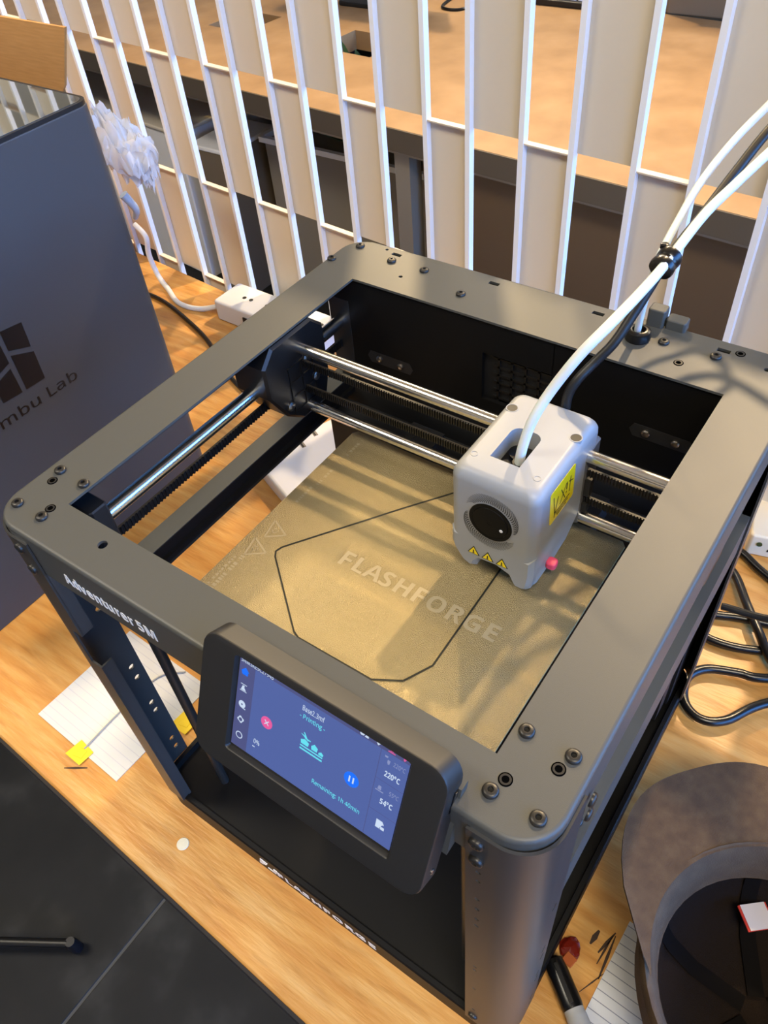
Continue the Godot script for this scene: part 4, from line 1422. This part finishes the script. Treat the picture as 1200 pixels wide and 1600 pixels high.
# ------------------------------------------------------------------ the enclosed printer on the left
func other_printer() -> void:
	var X := Vector3(1, 0, 0)
	var t := thing("enclosed_printer", "tall dark blue grey enclosed 3D printer with glass lid, at left", "3D printer", Vector3(-0.675, 0, 0.005))
	var c := Vector3(-0.675, 0.2265, 0.009)
	var m := MB.new()
	m.rbox(c, Vector3(0.390, 0.453, 0.380), 0.014, 0.002, Basis(), 6, 2)
	part("cabinet", m, M.side_panel, t, 40.0)
	var r := MB.new()
	var lo := r.rr(Vector3(c.x, 0.453, c.z), X, Vector3(0, 0, -1), 0.3885, 0.3785, 0.0135, 6)
	var hi := r.rr(Vector3(c.x, 0.4565, c.z), X, Vector3(0, 0, -1), 0.3885, 0.3785, 0.0135, 6)
	var hi2 := r.rr(Vector3(c.x, 0.4565, c.z), X, Vector3(0, 0, -1), 0.3820, 0.3720, 0.0110, 6)
	r.loft([lo, hi], false, false)
	r.ring(hi, hi2)
	r.ring(hi2, r.rr(Vector3(c.x, 0.4535, c.z), X, Vector3(0, 0, -1), 0.3820, 0.3720, 0.0110, 6))
	part("lid_rim", r, M.black, t)
	var g := MB.new()
	g.loft([g.rr(Vector3(c.x, 0.4535, c.z), X, Vector3(0, 0, -1), 0.3815, 0.3715, 0.0108, 6), g.rr(Vector3(c.x, 0.4568, c.z), X, Vector3(0, 0, -1), 0.3815, 0.3715, 0.0108, 6)])
	var gm := mat(Color(0.66, 0.68, 0.67), 0.03, 0.92)
	part("glass_lid", g, gm, t, 0.0).set_meta("label", "glossy glass lid mirroring the partition")
	# emblem: four dark fields of a rounded square, and the name under it
	var fx := -0.4800
	for f in [[0.0000, 0.3060, 0.0240, 0.3030, 0.0222, 0.2762, -0.0006, 0.2845], [-0.0009, 0.2790, 0.0227, 0.2700, 0.0213, 0.2379, -0.0015, 0.2385], [-0.0054, 0.2939, -0.0054, 0.2735, -0.0292, 0.2660, -0.0292, 0.2985], [-0.0068, 0.2674, -0.0067, 0.2385, -0.0292, 0.2399, -0.0292, 0.2605]]:
		var e := MB.new()
		e.prism(p2(f), Vector3(fx - 0.0003, 0, 0), Vector3(0, 0, -1), Vector3(0, 1, 0), 0.0007)
		part("emblem_field", e, M.logo, t, 0.0)
	words("name_lettering", "Bambu Lab", M.logo, t, Vector3(fx + 0.0003, 0.2215, 0.0085), Vector3(0, 0, -1), Vector3(0, 1, 0), 0.127, 0.0125, false)
	# cardboard box standing behind it
	var bx := thing("cardboard_box", "plain brown cardboard box standing behind the enclosed printer at left", "box", Vector3(-0.72, 0, -0.30))
	var fm := MB.new()
	fm.prism(p2([-1.20, 0.04, -1.03, 0.04, -0.660, 0.3900, -0.6195, 0.4265, -0.5855, 0.4860, -0.7700, 0.4855]), Vector3(0, 0, -0.252), X, Vector3(0, 1, 0), 0.003)
	part("front_flap", fm, M.card, bx, 0.0)
	var sm := MB.new()
	sm.prism(p2([-1.25, 0.0, -1.02, 0.0, -1.02, 0.30, -1.25, 0.30]), Vector3(0, 0, -0.40), X, Vector3(0, 1, 0), 0.147)
	part("body", sm, M.card, bx, 0.0)

# ------------------------------------------------------------------ left and behind
func lined_paper(called: String, label: String, at: Vector3, along: Vector3, w: float, l: float, step: float, ink: Color) -> Node3D:
	var t := thing(called, label, "paper", at)
	var z := along.cross(Vector3.UP)
	var m := MB.new()
	var c := at + Vector3(0, 0.0005, 0)
	m.box(c, Vector3(w, 0.0008, l), Basis(along, Vector3.UP, z))
	part("sheet", m, M.paper, t, 0.0)
	var r := MB.new()
	var n := int(l / step)
	for k in n:
		r.box(c + z * (-l * 0.5 + step * (k + 0.5)) + Vector3(0, 0.00044, 0), Vector3(w * 0.995, 0.00008, 0.0007), Basis(along, Vector3.UP, z))
	part("ruled_lines", r, mat(ink, 0.8), t, 0.0)
	return t

func clutter_left() -> void:
	# lined note under the left side of the printer, with yellow tape and a grey thread
	lined_paper("lined_note", "white lined note paper on the table by the left front post of the printer", Vector3(-0.2915, 0.0, 0.1395), Vector3(0.9995, 0, 0.033).normalized(), 0.1255, 0.1240, 0.0082, Color(0.74, 0.74, 0.76))
	for k in 2:
		var at: Vector3 = [Vector3(-0.2845, 0.0012, 0.2035), Vector3(-0.2190, 0.0012, 0.1220)][k]
		var m := MB.new()
		var q: Array = [[[-0.0115, 0.009], [0.0105, 0.0095], [0.0120, -0.0075], [-0.0090, -0.0100]], [[-0.0105, 0.011], [0.0105, 0.010], [0.0115, -0.008], [-0.0090, -0.0120]]][k]
		var pp := PackedVector2Array()
		for e in q:
			pp.append(Vector2(e[0], -e[1]))
		m.prism(pp, at, Vector3(1, 0, 0), Vector3(0, 0, -1), 0.0009, 0.0003)
		m.prism(p2([-0.004, -0.006, 0.006, -0.004, 0.005, 0.005, -0.003, 0.004]), at + Vector3(0.001, 0.0008, 0.0), Vector3(1, 0, 0), Vector3(0, 0, -1), 0.0006, 0.0003)
		var o := part("yellow_tape", m, M.yellow, self, 0.0)
		tag(o, ["yellow tape piece holding the front edge of the lined note", "yellow tape piece on the note behind the printer's left front post"][k], "tape", "yellow tape pieces on the lined note")
	var th := MB.new()
	th.tube(spline(pv([[-0.2830, 0.0022, 0.1985], [-0.2840, 0.0020, 0.1700], [-0.2835, 0.0020, 0.1400], [-0.2800, 0.0020, 0.1000], [-0.2600, 0.0020, 0.0800]])), 0.0010, 6)
	tag(part("grey_thread", th, mat(Color(0.60, 0.60, 0.58), 0.6), self), "thin grey thread lying across the lined note", "thread")
	var dt := MB.new()
	dt.lathe(Vector3(-0.1337, 0, 0.2101), [[0.0056, 0], [0.0058, 0.0006], [0.0052, 0.0013], [0.002, 0.0015]], 28)
	tag(part("white_disc", dt, mat(Color(0.86, 0.83, 0.72), 0.5), self), "small round white plastic disc on the table before the printer", "disc")
	# black chair foot low on the left
	var cf := thing("chair_foot", "black metal chair foot on the dark floor at lower left", "chair leg", Vector3(-0.7, -0.75, 0.45))
	var m := MB.new()
	m.tube(pv([[-1.05, -0.68, 0.70], [-0.8, -0.70, 0.53], [-0.53, -0.715, 0.352]]), 0.0075, 12)
	part("tube_leg", m, M.black, cf)
	m = MB.new()
	m.lathe(Vector3(-0.525, -0.75, 0.348), [[0.008, 0], [0.010, 0.006], [0.010, 0.03], [0.008, 0.042]], 16)
	part("foot_cap", m, mat(Color(0.05, 0.055, 0.08), 0.5), cf)
	# white power strip behind the printer
	var ps := thing("power_strip", "white multi-socket power strip on the table behind the printer's left rear corner", "power strip", Vector3(-0.59, 0, -0.462))
	var pb := Basis(Vector3.UP, -0.02)
	m = MB.new()
	m.rbox(Vector3(-0.585, 0.018, -0.462), Vector3(0.225, 0.036, 0.062), 0.006, 0.004, pb)
	part("body", m, M.white, ps)
	for k in 4:
		m = MB.new()
		m.lathe(Vector3(-0.655 + k * 0.048, 0.0362, -0.463), [[0.0035, 0], [0.0035, 0.0004]], 12)
		m.lathe(Vector3(-0.641 + k * 0.048, 0.0362, -0.463), [[0.0035, 0], [0.0035, 0.0004]], 12)
		part("socket", m, M.inner, ps)
	m = MB.new()
	m.rbox(Vector3(-0.625, 0.0205, -0.4305), Vector3(0.016, 0.010, 0.002), 0.002, 0.0006, pb)
	part("switch", m, M.inner, ps)
	m = MB.new()
	m.tube(spline(pv([[-0.9041, 0.096, -0.478], [-0.876, 0.083, -0.472], [-0.880, 0.050, -0.470], [-0.872, 0.012, -0.470], [-0.835, 0.0045, -0.455], [-0.785, 0.0045, -0.432], [-0.7400, 0.0045, -0.437], [-0.7000, 0.012, -0.460]]), 8), 0.0045, 10)
	m.rod(Vector3(-0.710, 0.012, -0.460), Vector3(-0.696, 0.014, -0.4615), 0.0075, 12)
	part("cord", m, M.white, ps)
	m = MB.new()
	m.tube(spline(pv([[-0.90, 0.004, -0.425], [-0.827, 0.004, -0.426], [-0.744, 0.004, -0.405], [-0.666, 0.004, -0.3768], [-0.58, 0.004, -0.33], [-0.50, 0.004, -0.30]]), 8), 0.0035, 8)
	tag(part("thin_black_cable", m, M.cord, self), "black cord on the table running from behind the enclosed printer", "cord")
	# clear plastic bag crumpled between the enclosed printer and the partition
	var bag := MB.new()
	var fn := noise(9.0, 3, 40)
	var loops := []
	for i in 34:
		var l := PackedVector3Array()
		var u := i / 33.0
		for j in 48:
			var a := TAU * j / 48.0
			var r := (0.040 * sin(PI * clampf(u * 0.96 + 0.03, 0, 1))) ** 1.0
			r *= 1.0 + 0.48 * fn.get_noise_3d(cos(a) * 0.16, u * 0.35, sin(a) * 0.16) + 0.07 * absf(fn.get_noise_3d(cos(a) * 0.55, u * 1.3, sin(a) * 0.55))
			l.append(Vector3(-0.805 + u * 0.075 + cos(a) * r, 0.320 - u * 0.085 + 0.03 * fn.get_noise_2d(a * 0.2, u), -0.405 - sin(a) * r * 0.8))
		loops.append(l)
	bag.loft(loops)
	var film := mat(Color(0.92, 0.93, 0.95, 0.55), 0.22)
	film.transparency = BaseMaterial3D.TRANSPARENCY_ALPHA
	var bt := thing("plastic_bag", "crumpled clear plastic bag between the enclosed printer and partition", "bag", Vector3(-0.78, 0.2, -0.405))
	part("film", bag, film, bt, 75.0)
	var bl := MB.new()
	bl.tube(spline(pv([[-0.775, 0.215, -0.385], [-0.770, 0.190, -0.395], [-0.782, 0.172, -0.398]])), 0.007, 10, 0.004)
	part("twisted_end", bl, mat(Color(0.62, 0.68, 0.76), 0.2), bt)
	var tie := MB.new()
	tie.tube(spline(pv([[-0.770, 0.268, -0.412], [-0.820, 0.245, -0.450], [-0.880, 0.218, -0.495], [-0.925, 0.198, -0.531]])), 0.004, 8, 0.002)
	part("tied_corner", tie, film, bt, 60.0)
	# white charger strip seen through the frame under the bed
	var ch := thing("usb_charger", "white flat charger with two USB ports on table inside the printer frame", "charger", Vector3(-0.34, 0, -0.24))
	var wx := Vector3(0.93, 0, 0.3676).normalized()
	var wz := Vector3.UP.cross(wx) * -1.0
	var cb := Basis(wx, Vector3.UP, wx.cross(Vector3.UP))
	var cc := Vector3(-0.288, 0.0, -0.148) - wx * 0.0625 - cb.z * 0.100
	m = MB.new()
	m.rbox(cc + Vector3(0, 0.0125, 0), Vector3(0.125, 0.025, 0.200), 0.006, 0.004, cb)
	part("body", m, M.white, ch)
	for p in [[-0.3605, -0.2715], [-0.3600, -0.2455]]:
		m = MB.new()
		m.box(Vector3(p[0], 0.0252, p[1]), Vector3(0.013, 0.0008, 0.0055), Basis(Vector3.UP, -0.45))
		var port := part("usb_port", m, M.grey_box, ch, 0.0)
		m = MB.new()
		m.box(Vector3(p[0], 0.0254, p[1] + 0.001), Vector3(0.011, 0.0008, 0.0022), Basis(Vector3.UP, -0.45))
		part("tongue", m, M.inner, port, 0.0)

# ------------------------------------------------------------------ right side
func clutter_right() -> void:
	# heavy black power cords
	var cords := [
		[[[0.10, 0.006, -0.330], [0.144, 0.006, -0.352], [0.172, 0.008, -0.338], [0.198, 0.012, -0.300], [0.2188, 0.014, -0.2707], [0.243, 0.010, -0.243], [0.30, 0.006, -0.20]], "black cord sloping down to the right across the others"],
		[[[0.10, 0.006, -0.245], [0.1714, 0.006, -0.274], [0.195, 0.006, -0.284], [0.2235, 0.006, -0.292], [0.30, 0.006, -0.310]], "black cord lying nearly straight, highest of the crossing cords"],
		[[[0.12, 0.006, -0.280], [0.1650, 0.006, -0.252], [0.1760, 0.006, -0.2434], [0.202, 0.006, -0.2460], [0.2342, 0.006, -0.2590], [0.30, 0.006, -0.290]], "black cord curving just above the loop"],
		[[[0.34, 0.006, -0.290], [0.2444, 0.008, -0.2275], [0.2163, 0.008, -0.2175], [0.1889, 0.008, -0.2050], [0.1780, 0.008, -0.1850], [0.1850, 0.008, -0.1600], [0.2035, 0.008, -0.1500], [0.2242, 0.008, -0.1610], [0.2509, 0.008, -0.2000], [0.32, 0.006, -0.26]], "black cord bent into a wide loop on the wood"],
		[[[0.12, 0.006, -0.39], [0.150, 0.006, -0.375], [0.171, 0.006, -0.372], [0.2055, 0.006, -0.353], [0.30, 0.006, -0.315]], "black cord beside the white adapter"]]
	for c in cords:
		var m := MB.new()
		m.tube(spline(pv(c[0]), 10), 0.0046, 10)
		tag(part("mains_cable", m, M.cord, self), c[1] + ", right of the printer", "cord", "black cords right of the printer")
	var ad := thing("power_adapter", "cream white power adapter block on the table behind the cords", "adapter", Vector3(0.21, 0, -0.41))
	var m := MB.new()
	m.rbox(Vector3(0.215, 0.016, -0.420), Vector3(0.105, 0.032, 0.060), 0.005, 0.003, Basis(Vector3.UP, 0.25))
	part("body", m, mat(Color(0.88, 0.82, 0.70), 0.5), ad)
	m = MB.new()
	m.lathe(Vector3(0.183, 0.020, -0.381), [[0.003, 0], [0.003, 0.0012]], 12, Basis(Vector3.UP, 0.25) * Basis(Vector3(1, 0, 0), PI / 2))
	part("indicator", m, mat(Color(0.25, 0.28, 0.12), 0.4), ad)
	m = MB.new()
	m.box(Vector3(0.205, 0.012, -0.3865), Vector3(0.026, 0.003, 0.0012), Basis(Vector3.UP, 0.25))
	part("vent", m, M.inner, ad, 0.0)
	cap()
	lined_paper("lined_sheet", "white ruled paper sheet sticking out from under the cap", Vector3(0.2590, 0.0, 0.1120), Vector3(0.999, 0, 0.03).normalized(), 0.080, 0.122, 0.0078, Color(0.52, 0.53, 0.56))
	# marker pen, lying by the right front post
	var mk := thing("marker_pen", "black marker pen with grey end by the printer's right front post", "marker", Vector3(0.2, 0, 0.125))
	var p0 := Vector3(0.1815, 0.009, 0.1105)
	var p1 := Vector3(0.2110, 0.009, 0.1335)
	var d := (p1 - p0).normalized()
	var x := d.cross(Vector3.UP).normalized()
	var b := Basis(x, d, x.cross(d))
	m = MB.new()
	m.lathe(p0, [[0.0040, 0], [0.0072, 0.002], [0.0082, 0.010], [0.0085, 0.034], [0.0080, 0.0372]], 20, b)
	part("pen_cap", m, M.cord, mk)
	m = MB.new()
	m.lathe(p0 + d * 0.0372, [[0.0078, 0], [0.0078, 0.004], [0.0082, 0.005], [0.0082, 0.070], [0.006, 0.075]], 20, b)
	part("barrel", m, mat(Color(0.66, 0.66, 0.64), 0.5), mk)
	m = MB.new()
	m.box(p0 + d * 0.02 + Vector3(0, 0.0088, 0) + x * 0.001, Vector3(0.003, 0.028, 0.002), b)
	part("clip", m, M.black, mk, 0.0)
	# small red glass-like trinket
	var tk := thing("red_wrapper", "small crumpled red and amber plastic wrapper beside the printer base", "wrapper", Vector3(0.1905, 0, 0.0955))
	m = MB.new()
	var fn := noise(60.0, 2, 4)
	var loops := []
	for i in 6:
		var l := PackedVector3Array()
		for j in 12:
			var a := TAU * j / 12
			var u := i / 5.0
			var r := sqrt(maxf(0.0, 1.0 - u * u)) * (1.0 + 0.3 * fn.get_noise_2d(a * 0.1, u * 0.2))
			l.append(Vector3(0.1900 + cos(a) * 0.0080 * r, 0.0005 + 0.0055 * u, 0.0950 - sin(a) * 0.0095 * r))
		loops.append(l)
	m.loft(loops)
	part("film", m, mat(Color(0.42, 0.10, 0.05), 0.25), tk, 10.0)
	m = MB.new()
	m.prism(p2([-0.005, -0.006, 0.004, -0.0075, 0.006, 0.001, -0.003, 0.003]), Vector3(0.1925, 0.0035, 0.1010), Vector3(1, 0, 0), Vector3(0, 0, -1), 0.002, 0.0006)
	part("amber_fold", m, mat(Color(0.66, 0.34, 0.16), 0.3), tk, 0.0)

func cap() -> void:
	var t := thing("baseball_cap", "dark faded baseball cap lying upside down at the lower right", "cap", Vector3(0.325, 0, 0.06))
	var c := Vector3(0.325, 0, 0.06)
	var f := Vector3(-0.75, 0, -0.66).normalized()
	var s := Vector3(0.66, 0, -0.75).normalized()
	var at := func(r: float, y: float, a: float) -> Vector3: return c + (f * cos(a) + s * sin(a)) * r + Vector3(0, y, 0)
	var n := 48
	var lp := func(r: float, y: float) -> PackedVector3Array:
		var l := PackedVector3Array()
		for i in n:
			l.append(at.call(r, y, -TAU * i / n))
		return l
	# crown: outer shell from the table up to the band
	var m := MB.new()
	m.loft([lp.call(0.010, 0.0005), lp.call(0.045, 0.002), lp.call(0.075, 0.012), lp.call(0.092, 0.035), lp.call(0.098, 0.065), lp.call(0.097, 0.086)], true, false)
	part("crown", m, M.cap, t, 60.0)
	# sweatband: folds over the rim and lines the inside of the opening
	m = MB.new()
	var bl := []
	for q in [[0.0975, 0.080], [0.0985, 0.088], [0.0955, 0.0925], [0.0915, 0.0900], [0.0865, 0.0760], [0.0820, 0.0600], [0.0810, 0.0585]]:
		bl.append(lp.call(q[0], q[1]))
	m.loft(bl, false, false)
	part("sweatband", m, M.cap, t, 60.0)
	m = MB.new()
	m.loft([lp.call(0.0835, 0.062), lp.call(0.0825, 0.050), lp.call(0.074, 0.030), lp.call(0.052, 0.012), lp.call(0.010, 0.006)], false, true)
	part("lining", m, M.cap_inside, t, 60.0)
	# taped seams inside
	for k in 6:
		var a := TAU * k / 6.0 + 0.35
		m = MB.new()
		var pts := PackedVector3Array([at.call(0.0815, 0.055, a), at.call(0.0785, 0.043, a), at.call(0.0725, 0.0325, a), at.call(0.051, 0.0145, a), at.call(0.012, 0.0085, a)])
		var w := (f * -sin(a) + s * cos(a)) * 0.006
		for i in pts.size() - 1:
			m.quad(pts[i] - w, pts[i] + w, pts[i + 1] + w, pts[i + 1] - w)
		part("seam_tape", m, M.cap_tape, t, 60.0)
	# brim: a thick bowed sheet
	m = MB.new()
	var nu := 28
	var nv := 7
	var top := []
	var bot := []
	for j in nv + 1:
		var rowt := PackedVector3Array()
		var rowb := PackedVector3Array()
		for i in nu + 1:
			var u := -1.0 + 2.0 * i / nu
			var sp := 0.010 + 0.098 * u
			var fi := sqrt(maxf(0.0, 0.0925 * 0.0925 - sp * sp))
			var fo := 0.042 + 0.113 * pow(maxf(0.0, 1.0 - pow(absf(u), 2.7)), 0.55)
			var ff := lerpf(minf(fi, fo), fo, float(j) / nv)
			var p := c + f * ff + s * sp + Vector3(0, 0.0915 + 0.006 * u * u + 0.002 * j / nv, 0)
			rowt.append(p)
			rowb.append(p - Vector3(0, 0.0032, 0))
		top.append(rowt); bot.append(rowb)
	for j in nv:
		for i in nu:
			m.quad(top[j][i], top[j + 1][i], top[j + 1][i + 1], top[j][i + 1])
			m.quad(bot[j][i], bot[j][i + 1], bot[j + 1][i + 1], bot[j + 1][i])
	for i in nu:
		m.quad(top[nv][i], bot[nv][i], bot[nv][i + 1], top[nv][i + 1])
	part("brim", m, M.cap, t, 60.0)
	# white tag with a red border
	var o := Vector3(0.2985, 0.0385, 0.0065)
	var tx := Vector3(0.0155, -0.006, -0.0155)
	var ty := Vector3(0.0125, 0.0035, 0.0150)
	var tn := tx.cross(ty).normalized() * -1.0
	tn = tn if tn.y > 0 else -tn
	m = MB.new()
	m.quad(o - tx * 0.55 - ty * 0.5, o + tx * 0.55 - ty * 0.5, o + tx * 0.55 + ty * 0.5, o - tx * 0.55 + ty * 0.5)
	m.quad(o - tx * 0.55 + ty * 0.5 - tn * 0.0008, o + tx * 0.55 + ty * 0.5 - tn * 0.0008, o + tx * 0.55 - ty * 0.5 - tn * 0.0008, o - tx * 0.55 - ty * 0.5 - tn * 0.0008)
	var tagp := part("care_tag", m, mat(Color(0.78, 0.22, 0.16), 0.7), t, 0.0)
	m = MB.new()
	var w := tn * 0.0006
	m.quad(o - tx * 0.48 - ty * 0.5 + w, o + tx * 0.48 - ty * 0.5 + w, o + tx * 0.48 + ty * 0.5 + w, o - tx * 0.48 + ty * 0.5 + w)
	part("tag_face", m, mat(Color(0.82, 0.78, 0.74), 0.7), tagp, 0.0)
